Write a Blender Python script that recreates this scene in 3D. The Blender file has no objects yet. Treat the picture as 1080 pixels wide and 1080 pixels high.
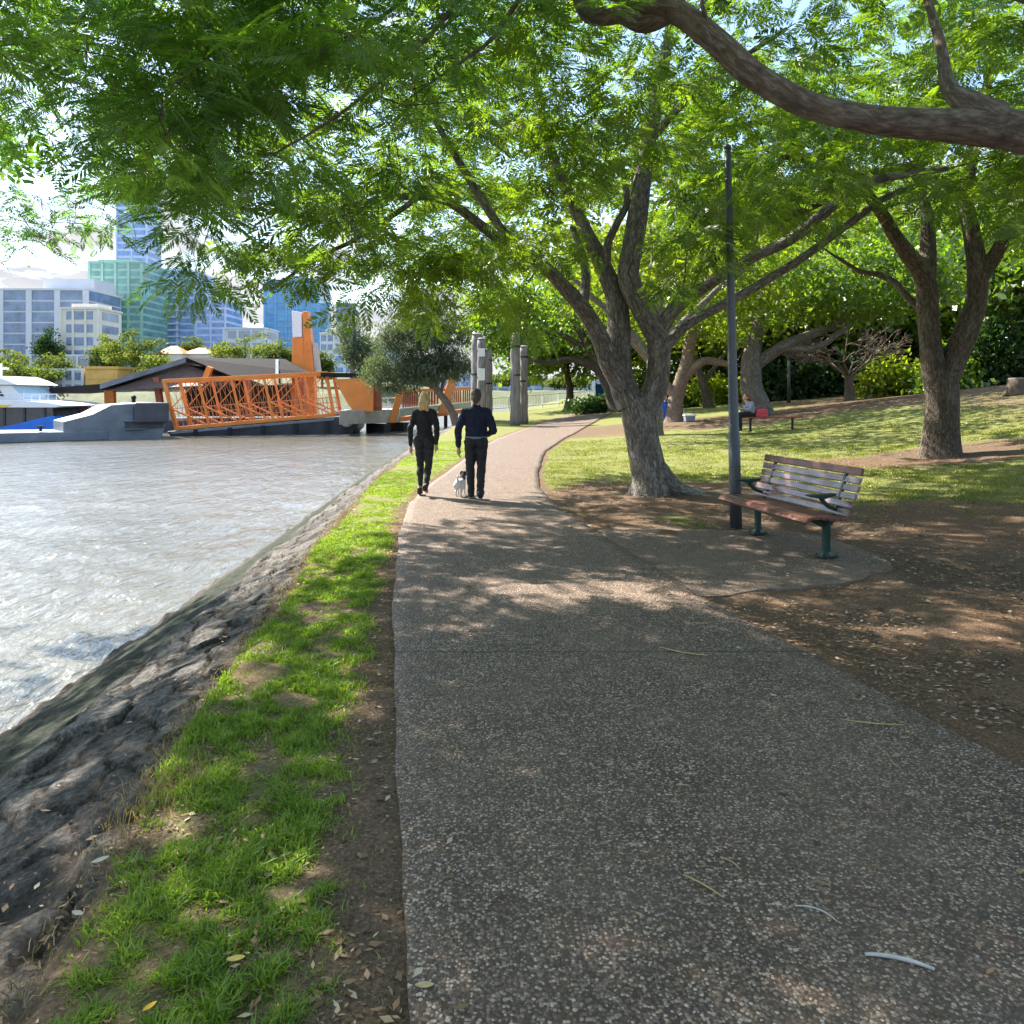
import bpy, math, random
import numpy as np
from mathutils import Vector, Matrix

random.seed(7)
RNG = np.random.default_rng(11)
SC = bpy.context.scene
COL = SC.collection
PI = math.pi
R = math.radians

# ------------------------------------------------------------------ camera
CAM_H, FPX, CX, HY = 1.70, 800.0, 540.0, 415.0
cam_d = bpy.data.cameras.new('camera')
cam_d.sensor_width = 36.0
cam_d.lens = 36.0 * FPX / 1080.0
cam_d.shift_y = -(540.0 - HY) / 1080.0
cam_d.clip_start, cam_d.clip_end = 0.05, 6000
cam = bpy.data.objects.new('camera', cam_d)
COL.objects.link(cam)
cam.location = (0, 0, CAM_H)
cam.rotation_euler = (PI / 2, 0, 0)
SC.camera = cam


def at(px, py, Y):
    """a point of the place seen in the photograph at (px, py), Y metres ahead"""
    return np.array([(px - CX) / FPX * Y, Y, CAM_H - (py - HY) / FPX * Y])


# ------------------------------------------------------------------ value noise
def _hash(ix, iy, seed):
    h = (ix.astype(np.int64) * 374761393 + iy.astype(np.int64) * 668265263 + seed * 974711) & 0x7fffffff
    h = ((h ^ (h >> 13)) * 1274126177) & 0x7fffffff
    h = (h ^ (h >> 16)) & 0xffff
    return h / 65535.0


def vnoise(x, y, seed=0):
    x = np.asarray(x, float); y = np.asarray(y, float)
    ix, iy = np.floor(x), np.floor(y)
    fx, fy = x - ix, y - iy
    fx = fx * fx * (3 - 2 * fx); fy = fy * fy * (3 - 2 * fy)
    a = _hash(ix, iy, seed); b = _hash(ix + 1, iy, seed)
    c = _hash(ix, iy + 1, seed); d = _hash(ix + 1, iy + 1, seed)
    return (a * (1 - fx) + b * fx) * (1 - fy) + (c * (1 - fx) + d * fx) * fy


def fbm(x, y, seed=0, n=4):
    s, a, t = 0.0, 0.5, 0.0
    for i in range(n):
        s = s + a * vnoise(np.asarray(x) * 2 ** i, np.asarray(y) * 2 ** i, seed + i * 17)
        t += a
        a *= 0.5
    return s / t


def sstep(a, b, x):
    t = np.clip((np.asarray(x, float) - a) / (b - a), 0, 1)
    return t * t * (3 - 2 * t)


# ------------------------------------------------------------------ the lie of the land
def softp(x, k):
    x = np.asarray(x, float)
    return k * np.log1p(np.exp(np.clip(x / k, -40, 40)))


_ey = [-5, 2.1, 3.5, 7, 10, 17, 24, 40, 60, 90, 140, 230, 600]
_ex = [-1.1, -1.34, -1.6, -2.0, -2.3, -2.8, -3.0, -3.0, -1.5, 5, 32, 95, 420]
_wy = [-5, 6, 10, 16, 24, 40, 60, 90, 140, 230, 600]
_wx = [-4.2, -4.3, -4.43, -4.65, -5.0, -5.4, -4.5, 1.5, 28, 91, 416]
def bank_edge(y): return np.interp(y, _ey, _ex)
def water_edge(y): return np.interp(y, _wy, _wx)

_pl = np.array([(-0.05, -1), (-0.1, 0), (-0.26, 2), (-0.53, 3.5), (-0.94, 6), (-1.35, 9), (-1.58, 11.8), (-1.55, 14), (-1.4, 16.4),
                (-1.1, 22), (-0.6, 28), (0.6, 36), (2.6, 46), (6.0, 58), (11, 72)])
_pr = np.array([(3.6, -1), (3.3, 0), (2.65, 2), (2.27, 3.5), (1.66, 6.0), (1.2, 8.4), (0.88, 10.2), (0.62, 11.8), (0.51, 13.6), (0.55, 16.4),
                (0.95, 22), (1.9, 28), (3.6, 36), (6.0, 46), (9.4, 58), (14.5, 72)])
def path_l(y): return np.interp(y, _pl[:, 1], _pl[:, 0])
def path_r(y): return np.interp(y, _pr[:, 1], _pr[:, 0])


def H(x, y):
    """height of the park ground (path, lawn, hill)"""
    x = np.asarray(x, float); y = np.asarray(y, float)
    z = 0.05 * softp(x - 3.2, 0.6)
    z = z + 0.15 * softp(x - 9.3, 0.9) * (1 - 0.62 * sstep(26, 40, y))
    z = z + 0.012 * softp(y - 13, 2) * sstep(1, 7, x)
    z = z + 0.010 * softp(y - 34, 3) * (1 - sstep(1, 7, x))
    z = 3.4 * np.tanh(z / 3.4)
    z = z - 0.05 * sstep(0.0, 1.2, bank_edge(y) + 1.0 - x)
    return z


PAD = [(1.15, 6.5), (2.2, 6.45), (3.0, 6.7), (3.7, 7.2), (3.85, 8.2), (3.45, 9.35), (2.6, 9.55), (0.85, 9.35)]
WATER_Z = -1.1

# ------------------------------------------------------------------ materials
def _nodes(name):
    m = bpy.data.materials.new(name)
    m.use_nodes = True
    nt = m.node_tree
    for n in list(nt.nodes):
        nt.nodes.remove(n)
    out = nt.nodes.new('ShaderNodeOutputMaterial')
    return m, nt, out


def N(nt, t, **kw):
    n = nt.nodes.new(t)
    for k, v in kw.items():
        if k.startswith('_'):
            setattr(n, k[1:], v)
        else:
            n.inputs[k.replace('__', ' ')].default_value = v
    return n


def L(nt, a, b):
    nt.links.new(a, b)


def rgb(c): return (c[0], c[1], c[2], 1.0)


def ramp(nt, fac, stops, mode='LINEAR'):
    r = nt.nodes.new('ShaderNodeValToRGB')
    r.color_ramp.interpolation = mode
    e = r.color_ramp.elements
    while len(e) < len(stops):
        e.new(0.5)
    for el, (p, c) in zip(e, stops):
        el.position = p
        el.color = rgb(c) if hasattr(c, '__len__') else (c, c, c, 1)
    if fac is not None:
        L(nt, fac, r.inputs[0])
    return r.outputs[0]


def mix(nt, f, a, b, blend='MIX'):
    m = nt.nodes.new('ShaderNodeMix')
    m.data_type = 'RGBA'
    m.blend_type = blend
    for i, v in ((0, f), (6, a), (7, b)):
        if hasattr(v, 'is_output') or isinstance(v, bpy.types.NodeSocket):
            L(nt, v, m.inputs[i])
        elif i == 0:
            m.inputs[0].default_value = v
        else:
            m.inputs[i].default_value = rgb(v)
    return m.outputs[2]


def mth(nt, op, a, b=None, clamp=False):
    m = nt.nodes.new('ShaderNodeMath')
    m.operation = op
    m.use_clamp = clamp
    for i, v in ((0, a), (1, b)):
        if v is None:
            continue
        if isinstance(v, bpy.types.NodeSocket):
            L(nt, v, m.inputs[i])
        else:
            m.inputs[i].default_value = v
    return m.outputs[0]


def coords(nt, scale=(1, 1, 1), kind='Object', loc=(0, 0, 0), rot=(0, 0, 0)):
    tc = nt.nodes.new('ShaderNodeTexCoord')
    mp = nt.nodes.new('ShaderNodeMapping')
    mp.inputs['Scale'].default_value = scale
    mp.inputs['Location'].default_value = loc
    mp.inputs['Rotation'].default_value = rot
    L(nt, tc.outputs[kind], mp.inputs[0])
    return mp.outputs[0]


def noise(nt, co, scale, detail=4, rough=0.55, dist=0.0):
    n = N(nt, 'ShaderNodeTexNoise', Scale=scale, Detail=detail, Roughness=rough, Distortion=dist)
    L(nt, co, n.inputs['Vector'])
    return n.outputs[0]


def voro(nt, co, scale, feature='F1', rand=1.0):
    n = N(nt, 'ShaderNodeTexVoronoi', _feature=feature, Scale=scale, Randomness=rand)
    L(nt, co, n.inputs['Vector'])
    return n


def attr(nt, name):
    a = nt.nodes.new('ShaderNodeAttribute')
    a.attribute_name = name
    return a


def finish(m, nt, out, color, rough=0.6, height=None, bump=0.2, dist=0.01, metallic=0.0, spec=0.4):
    p = nt.nodes.new('ShaderNodeBsdfPrincipled')
    if isinstance(color, bpy.types.NodeSocket):
        L(nt, color, p.inputs['Base Color'])
    else:
        p.inputs['Base Color'].default_value = rgb(color)
    if isinstance(rough, bpy.types.NodeSocket):
        L(nt, rough, p.inputs['Roughness'])
    else:
        p.inputs['Roughness'].default_value = rough
    p.inputs['Metallic'].default_value = metallic
    p.inputs['Specular IOR Level'].default_value = spec
    if height is not None:
        b = N(nt, 'ShaderNodeBump', Strength=bump, Distance=dist)
        L(nt, height, b.inputs['Height'])
        L(nt, b.outputs[0], p.inputs['Normal'])
    L(nt, p.outputs[0], out.inputs[0])
    return p


def simple(name, c, rough=0.6, var=0.25, scale=6.0, bump=0.15, stretch=(1, 1, 1), metallic=0.0, spec=0.4, dist=0.005):
    m, nt, out = _nodes(name)
    co = coords(nt, stretch)
    f = noise(nt, co, scale, 5, 0.6)
    lo = [v * (1 - var) for v in c]
    hi = [min(1, v * (1 + var)) for v in c]
    colr = ramp(nt, f, [(0.3, lo), (0.7, hi)])
    f2 = noise(nt, co, scale * 6, 3, 0.6)
    ro = mth(nt, 'MULTIPLY_ADD', f2, 0.25)
    nt.nodes[-1].inputs[2].default_value = max(0.02, rough - 0.12)
    finish(m, nt, out, colr, ro, f2, bump, dist, metallic, spec)
    return m


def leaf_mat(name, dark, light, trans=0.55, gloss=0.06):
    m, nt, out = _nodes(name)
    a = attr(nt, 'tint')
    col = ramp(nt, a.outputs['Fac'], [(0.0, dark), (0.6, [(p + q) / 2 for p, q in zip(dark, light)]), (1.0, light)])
    d = nt.nodes.new('ShaderNodeBsdfDiffuse'); L(nt, col, d.inputs[0])
    t = nt.nodes.new('ShaderNodeBsdfTranslucent')
    tc = mix(nt, 1.0, col, (1.38, 1.38, 0.55), 'MULTIPLY')
    L(nt, tc, t.inputs[0])
    s1 = nt.nodes.new('ShaderNodeMixShader'); s1.inputs[0].default_value = trans
    L(nt, d.outputs[0], s1.inputs[1]); L(nt, t.outputs[0], s1.inputs[2])
    g = N(nt, 'ShaderNodeBsdfGlossy', Roughness=0.38)
    s2 = nt.nodes.new('ShaderNodeMixShader'); s2.inputs[0].default_value = gloss
    L(nt, s1.outputs[0], s2.inputs[1]); L(nt, g.outputs[0], s2.inputs[2])
    L(nt, s2.outputs[0], out.inputs[0])
    return m


def bark_mat(name, c, pale, furrow=1.0, crk=0.5):
    m, nt, out = _nodes(name)
    a = attr(nt, 'bark')
    mp = nt.nodes.new('ShaderNodeMapping'); L(nt, a.outputs['Vector'], mp.inputs[0])
    mp.inputs['Scale'].default_value = (1, 1, 0.3)
    v = mp.outputs[0]
    n1 = noise(nt, v, 26, 6, 0.65, 0.6)
    n2 = noise(nt, v, 5, 4, 0.6)
    vv = voro(nt, v, 22, 'DISTANCE_TO_EDGE')
    crack = ramp(nt, vv.outputs['Distance'], [(0.0, 0.0), (0.12, 1.0)])
    col = ramp(nt, n1, [(0.28, [x * 0.45 for x in c]), (0.5, c), (0.72, pale)])
    col = mix(nt, ramp(nt, n2, [(0.52, 0.0), (0.68, 0.55)]), col, pale)
    ck = mth(nt, 'MULTIPLY', mth(nt, 'SUBTRACT', 1.0, crack), crk)
    col = mix(nt, ck, col, [x * 0.3 for x in c])
    h = mth(nt, 'ADD', n1, mth(nt, 'MULTIPLY', crack, crk))
    finish(m, nt, out, col, 0.88, h, 0.9 * furrow, 0.03, 0, 0.2)
    return m


M = {}
M['bark'] = bark_mat('jacaranda_bark', (0.165, 0.145, 0.122), (0.38, 0.355, 0.315))
M['bark_limb'] = bark_mat('limb_bark', (0.115, 0.09, 0.07), (0.26, 0.222, 0.185), 0.7, 0.12)
M['bark_dark'] = bark_mat('grey_dark_bark', (0.10, 0.078, 0.058), (0.22, 0.185, 0.15))
M['bark_smooth'] = bark_mat('smooth_bark', (0.20, 0.145, 0.11), (0.34, 0.27, 0.215), 0.35)
M['twig_pink'] = simple('bare_twig_bark', (0.10, 0.072, 0.056), 0.85, 0.3, 8)
M['leaf'] = leaf_mat('fern_leaf', (0.05, 0.12, 0.018), (0.19, 0.29, 0.022), 0.6)
M['leaf_near'] = leaf_mat('fern_leaf_near', (0.055, 0.15, 0.022), (0.185, 0.325, 0.032), 0.64)
M['leaf_yellow'] = leaf_mat('yellow_green_leaf', (0.075, 0.135, 0.015), (0.25, 0.31, 0.025), 0.6, 0.03)
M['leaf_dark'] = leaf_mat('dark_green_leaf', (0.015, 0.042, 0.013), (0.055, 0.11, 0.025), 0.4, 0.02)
M['leaf_grey'] = leaf_mat('casuarina_needles', (0.05, 0.078, 0.05), (0.15, 0.185, 0.125), 0.4, 0.02)
M['leaf_far'] = leaf_mat('far_bank_leaf', (0.05, 0.08, 0.022), (0.17, 0.21, 0.05), 0.4, 0.01)
M['green_paint'] = simple('dark_green_paint', (0.010, 0.040, 0.031), 0.4, 0.25, 9, 0.1)
M['pole_grey'] = simple('grey_pole_paint', (0.075, 0.08, 0.088), 0.42, 0.2, 5, 0.08, (1, 1, 0.3), 0.3)
M['orange'] = simple('orange_paint', (0.72, 0.23, 0.04), 0.5, 0.12, 1.2, 0.05)
M['orange_pale'] = simple('orange_mesh_panel', (0.50, 0.23, 0.10), 0.55, 0.2, 1.5, 0.05)
M['redbrown'] = simple('red_brown_slats', (0.24, 0.075, 0.035), 0.55, 0.3, 3, 0.1)
M['steel_blue'] = simple('barge_grey_paint', (0.135, 0.165, 0.20), 0.5, 0.25, 1.0, 0.05)
M['steel_dark'] = simple('barge_dark_paint', (0.05, 0.058, 0.072), 0.5, 0.3, 1.2, 0.05)
M['roof_dark'] = simple('charcoal_roof_metal', (0.024, 0.022, 0.022), 0.85, 0.2, 1.0, 0.05, (6, 1, 1), spec=0.1)
M['soffit'] = simple('timber_soffit', (0.085, 0.055, 0.042), 0.6, 0.3, 2, 0.05)
M['white_paint'] = simple('white_gelcoat', (0.78, 0.78, 0.77), 0.3, 0.06, 2, 0.02)
M['yellow_paint'] = simple('yellow_paint', (0.80, 0.55, 0.03), 0.4, 0.1, 2, 0.02)
M['blue_paint'] = simple('bright_blue_paint', (0.02, 0.16, 0.62), 0.35, 0.15, 1.5, 0.02)
M['glass_dark'] = simple('dark_window_glass', (0.03, 0.04, 0.05), 0.12, 0.5, 2.5, 0.02, spec=0.8)
M['concrete'] = simple('walkway_concrete', (0.42, 0.40, 0.36), 0.8, 0.2, 2, 0.1)
M['wood_pile'] = simple('weathered_timber_pile', (0.19, 0.175, 0.165), 0.9, 0.45, 10, 0.6, (1, 1, 0.12), dist=0.02)
M['plaque'] = simple('white_plaque', (0.66, 0.67, 0.66), 0.5, 0.08, 3, 0.02)
M['black_cloth'] = simple('black_cloth', (0.016, 0.015, 0.018), 0.85, 0.4, 14, 0.4, dist=0.01)
M['navy_cloth'] = simple('navy_knit', (0.012, 0.015, 0.038), 0.9, 0.35, 16, 0.4, dist=0.01)
M['trouser'] = simple('charcoal_denim', (0.018, 0.019, 0.024), 0.8, 0.4, 16, 0.3, dist=0.01)
M['skin'] = simple('skin', (0.50, 0.28, 0.20), 0.5, 0.1, 10, 0.05)
M['blond'] = simple('blond_hair', (0.52, 0.36, 0.17), 0.55, 0.35, 30, 0.5, (1, 1, 0.2))
M['hair_grey'] = simple('short_grey_brown_hair', (0.075, 0.06, 0.052), 0.7, 0.35, 40, 0.5)
M['hair_brown'] = simple('auburn_hair', (0.13, 0.045, 0.022), 0.6, 0.35, 30, 0.5)
M['shoe'] = simple('dark_shoe', (0.018, 0.018, 0.02), 0.6, 0.4, 18, 0.1)
M['sole'] = simple('pale_shoe_sole', (0.22, 0.22, 0.22), 0.7, 0.2, 18, 0.1)
M['grey_top'] = simple('grey_blue_top', (0.23, 0.25, 0.32), 0.85, 0.25, 10, 0.2)
M['pink_bag'] = simple('pink_red_bag', (0.62, 0.06, 0.10), 0.5, 0.2, 8, 0.1)
M['blue_cloth'] = simple('bright_blue_cloth', (0.03, 0.12, 0.62), 0.85, 0.25, 8, 0.2)
M['iron_dark'] = simple('dark_iron', (0.012, 0.014, 0.014), 0.6, 0.3, 6, 0.1)
M['hot_white'] = simple('white_railing_paint', (0.75, 0.76, 0.76), 0.5, 0.08, 3, 0.02)
M['rubber'] = simple('black_rubber', (0.02, 0.02, 0.02), 0.8, 0.3, 8, 0.1)


def wood_slat_mat(name, c, dark, light, rough=0.42):
    m, nt, out = _nodes(name)
    co = coords(nt, (1.6, 22, 22))
    n = noise(nt, co, 3.0, 6, 0.62, 0.5)
    col = ramp(nt, n, [(0.3, dark), (0.52, c), (0.75, light)])
    co2 = coords(nt, (1, 1, 1))
    n2 = noise(nt, co2, 4.0, 3)
    col = mix(nt, ramp(nt, n2, [(0.45, 0.0), (0.7, 0.5)]), col, light)
    finish(m, nt, out, col, rough, n, 0.25, 0.004, 0, 0.5)
    return m


M['slat_red'] = wood_slat_mat('bench_oiled_timber', (0.13, 0.042, 0.026), (0.07, 0.022, 0.014), (0.24, 0.10, 0.065))
M['slat_worn_sheen'] = wood_slat_mat('bench_worn_sheen_timber', (0.175, 0.105, 0.105), (0.085, 0.045, 0.042), (0.33, 0.255, 0.265), 0.26)  # weathered backrest timber, its pale light reflection painted into the colour

# ------------------------------------------------------------------ object helpers
def tag(o, label=None, cat=None, group=None, kind=None):
    if label: o['label'] = label
    if cat: o['category'] = cat
    if group: o['group'] = group
    if kind: o['kind'] = kind
    return o


def empty(name, loc, rz=0.0, label=None, cat=None, group=None):
    o = bpy.data.objects.new(name, None)
    COL.objects.link(o)
    o.location = [float(v) for v in loc]
    o.rotation_euler = (0, 0, rz)
    o.empty_display_size = 0.2
    return tag(o, label, cat, group)


def link_mesh(name, me, material, parent=None):
    o = bpy.data.objects.new(name, me)
    COL.objects.link(o)
    if material is not None:
        me.materials.append(material)
    if parent is not None:
        o.parent = parent
    return o


def np_mesh(name, V, F, smooth=True):
    """mesh from an (n,3) array and an (m,4) or (m,3) index array"""
    me = bpy.data.meshes.new(name)
    V = np.ascontiguousarray(V, dtype=np.float32); F = np.ascontiguousarray(F, dtype=np.int32)
    k = F.shape[1]
    me.vertices.add(len(V)); me.vertices.foreach_set('co', V.ravel())
    me.loops.add(F.size); me.loops.foreach_set('vertex_index', F.ravel())
    me.polygons.add(len(F)); me.polygons.foreach_set('loop_start', np.arange(0, F.size, k, dtype=np.int32))
    me.polygons.foreach_set('use_smooth', np.full(len(F), smooth))
    me.update(calc_edges=True)
    return me


def add_attr(me, name, data, typ='FLOAT'):
    a = me.attributes.new(name, typ, 'POINT')
    a.data.foreach_set('value' if typ == 'FLOAT' else 'vector', np.ascontiguousarray(data, dtype=np.float32).ravel())


class MB:
    """collects simple shapes and links them as ONE mesh object"""
    def __init__(s):
        s.v, s.f = [], []

    def add(s, v, f):
        b = len(s.v)
        s.v += [tuple(float(c) for c in p) for p in v]
        s.f += [tuple(i + b for i in q) for q in f]
        return s

    def box(s, c, size, rz=0.0, rot=None):
        hx, hy, hz = size[0] / 2, size[1] / 2, size[2] / 2
        m = rot if rot is not None else Matrix.Rotation(rz, 3, 'Z')
        v = []
        for z in (-hz, hz):
            for x, y in ((-hx, -hy), (hx, -hy), (hx, hy), (-hx, hy)):
                v.append(Vector(c) + m @ Vector((x, y, z)))
        return s.add(v, [(3, 2, 1, 0), (4, 5, 6, 7), (0, 1, 5, 4), (1, 2, 6, 5), (2, 3, 7, 6), (3, 0, 4, 7)])

    def bar(s, p, q, w, h, up=(0, 0, 1)):
        p, q = Vector(p), Vector(q)
        d = (q - p)
        ln = d.length
        d.normalize()
        u = Vector(up)
        if abs(d.dot(u)) > 0.99:
            u = Vector((0, 1, 0))
        sd = u.cross(d).normalized()
        u = d.cross(sd).normalized()
        m = Matrix((d, sd, u)).transposed()
        return s.box((p + q) / 2, (ln, w, h), rot=m)

    def prism(s, poly, vec):
        """closed outline (3-D points) pushed along vec"""
        n = len(poly)
        a = [Vector(p) for p in poly]
        b = [p + Vector(vec) for p in a]
        f = [tuple(range(n)), tuple(range(2 * n - 1, n - 1, -1))]
        for i in range(n):
            j = (i + 1) % n
            f.append((i, i + n, j + n, j))
        return s.add(a + b, f)

    def tube(s, pts, rad, n=10, sx=1.0):
        pts = [Vector(p) for p in pts]
        if not hasattr(rad, '__len__'):
            rad = [rad] * len(pts)
        rings, v, f = [], [], []
        ref = None
        for i, p in enumerate(pts):
            d = (pts[min(i + 1, len(pts) - 1)] - pts[max(i - 1, 0)]).normalized()
            if ref is None:
                ref = Vector((0, 0, 1)) if abs(d.z) < 0.9 else Vector((1, 0, 0))
            a = (ref - d * ref.dot(d)).normalized()
            ref = a
            b = d.cross(a)
            for k in range(n):
                t = 2 * PI * k / n
                v.append(p + (a * math.cos(t) + b * math.sin(t) * sx) * rad[i])
        m = len(pts)
        for i in range(m - 1):
            for k in range(n):
                k2 = (k + 1) % n
                f.append((i * n + k, i * n + k2, (i + 1) * n + k2, (i + 1) * n + k))
        f.append(tuple(range(n - 1, -1, -1)))
        f.append(tuple((m - 1) * n + k for k in range(n)))
        return s.add(v, f)

    def ball(s, c, r, nu=14, nv=9, rot=None):
        r = (r, r, r) if not hasattr(r, '__len__') else r
        m = rot if rot is not None else Matrix.Identity(3)
        v, f = [], []
        for j in range(nv + 1):
            th = PI * j / nv
            for i in range(nu):
                ph = 2 * PI * i / nu
                v.append(Vector(c) + m @ Vector((r[0] * math.sin(th) * math.cos(ph), r[1] * math.sin(th) * math.sin(ph), r[2] * math.cos(th))))
        for j in range(nv):
            for i in range(nu):
                i2 = (i + 1) % nu
                f.append((j * nu + i, (j + 1) * nu + i, (j + 1) * nu + i2, j * nu + i2))
        return s.add(v, f)

    def cap(s, p, q, r0, r1, n=12):
        """a tapered limb with round ends"""
        p, q = Vector(p), Vector(q)
        d = (q - p)
        ln = max(d.length, 1e-5)
        d.normalize()
        pts, rad = [], []
        for t in (-0.98, -0.8, -0.45, 0):
            pts.append(p + d * (r0 * t)); rad.append(r0 * math.sqrt(max(0, 1 - t * t)) + 1e-4)
        for t in (0.33, 0.67):
            pts.append(p + d * ln * t); rad.append(r0 + (r1 - r0) * t)
        for t in (0, 0.45, 0.8, 0.98):
            pts.append(q + d * (r1 * t)); rad.append(r1 * math.sqrt(max(0, 1 - t * t)) + 1e-4)
        return s.tube(pts, rad, n)

    def lathe(s, prof, c=(0, 0, 0), n=16):
        return s.tube([(c[0], c[1], c[2] + z) for r, z in prof], [r for r, z in prof], n)

    def build(s, name, material, parent=None, smooth=False, world=False, bevel=0.0, seg=2):
        me = bpy.data.meshes.new(name)
        v = s.v
        if world and parent is not None:
            l = parent.location
            v = [(a - l[0], b - l[1], c - l[2]) for a, b, c in v]
        me.from_pydata(v, [], s.f)
        if smooth:
            me.polygons.foreach_set('use_smooth', [True] * len(me.polygons))
        me.update()
        o = link_mesh(name, me, material, parent)
        if bevel > 0:
            b = o.modifiers.new('bevel', 'BEVEL')
            b.width = bevel; b.segments = seg; b.limit_method = 'ANGLE'
            b.harden_normals = False
        return o

    def flesh(s, name, material, parent=None, voxel=0.012, smooth_n=3, folds=0.0):
        o = s.build(name, material, parent, True)
        r = o.modifiers.new('skin', 'REMESH')
        r.mode = 'VOXEL'; r.voxel_size = voxel; r.use_smooth_shade = True
        if smooth_n:
            sm = o.modifiers.new('soften', 'SMOOTH')
            sm.factor = 0.5; sm.iterations = smooth_n
        if folds:
            t = bpy.data.textures.get('cloth_folds') or bpy.data.textures.new('cloth_folds', 'CLOUDS')
            t.noise_scale = 0.075; t.noise_depth = 1
            d = o.modifiers.new('folds', 'DISPLACE')
            d.texture = t; d.strength = folds; d.mid_level = 0.5; d.texture_coords = 'LOCAL'
        return o
# ================================================================== THE SETTING
def smooth_axis(segments):
    out = [segments[0][0]]
    for a, b, st0, st1 in segments:
        x = a
        while x < b - 1e-6:
            t = (x - a) / (b - a)
            x += st0 + (st1 - st0) * t
            out.append(min(x, b))
    return np.array(out)


def grid_faces(nx, ny):
    i = np.arange(nx - 1)[None, :] + np.arange(ny - 1)[:, None] * nx
    return np.stack([i, i + 1, i + nx + 1, i + nx], -1).reshape(-1, 4)


def in_poly(x, y, poly):
    ins = np.zeros(np.shape(x), bool)
    n = len(poly)
    for i in range(n):
        x0, y0 = poly[i]; x1, y1 = poly[(i + 1) % n]
        c = ((y0 > y) != (y1 > y)) & (x < (x1 - x0) * (y - y0) / (y1 - y0 + 1e-12) + x0)
        ins ^= c
    return ins


TREE_A, TREE_C = (2.35, 13.0), (9.0, 16.0)


def grass_cover(x, y):
    """0 bare soil and leaf litter .. 1 close grass"""
    x = np.asarray(x, float); y = np.asarray(y, float)
    n = fbm(x * 1.3, y * 1.3, 3, 4)
    n2 = fbm(x * 0.45, y * 0.45, 9, 3)
    pl, pr = path_l(y), path_r(y)
    left = sstep(-0.05, 0.10, x - bank_edge(y) + (n2 - .5) * .25) * sstep(0.06 + 0.12 * sstep(7, 3, y), 0.30 + 0.14 * sstep(7, 3, y), pl - x + (n - .5) * 0.35)
    left = left * (0.45 + 0.55 * sstep(0.16, 0.46, n + 0.16))
    g = sstep(9.6, 12.5, y + (n - 0.5) * 3.0 + (n2 - 0.5) * 2.0 + 0.22 * (x - 3))
    dA = np.hypot((x - TREE_A[0]) * 0.8, y - TREE_A[1] + 0.5)
    g = g * sstep(1.5, 2.7, dA + (n - .5) * 1.2)
    dC = np.hypot((x - TREE_C[0]) * 0.65, y - TREE_C[1])
    g = g * sstep(0.9, 2.2, dC + (n - .5) * 1.0)
    g = g * (1 - 0.8 * sstep(26.5, 29, y + (n - .5) * 4) * (1 - sstep(34, 37, y)))
    hill = sstep(11.5, 14.5, x + (n2 - .5) * 5) * sstep(13, 18, y)
    g = g * (1 - 0.7 * hill)
    g = g * (0.55 + 0.45 * sstep(0.3, 0.55, n2 + 0.1))
    right = g * sstep(0.0, 0.25, x - pr)
    return np.where(x < (pl + pr) / 2, left, right)


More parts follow.
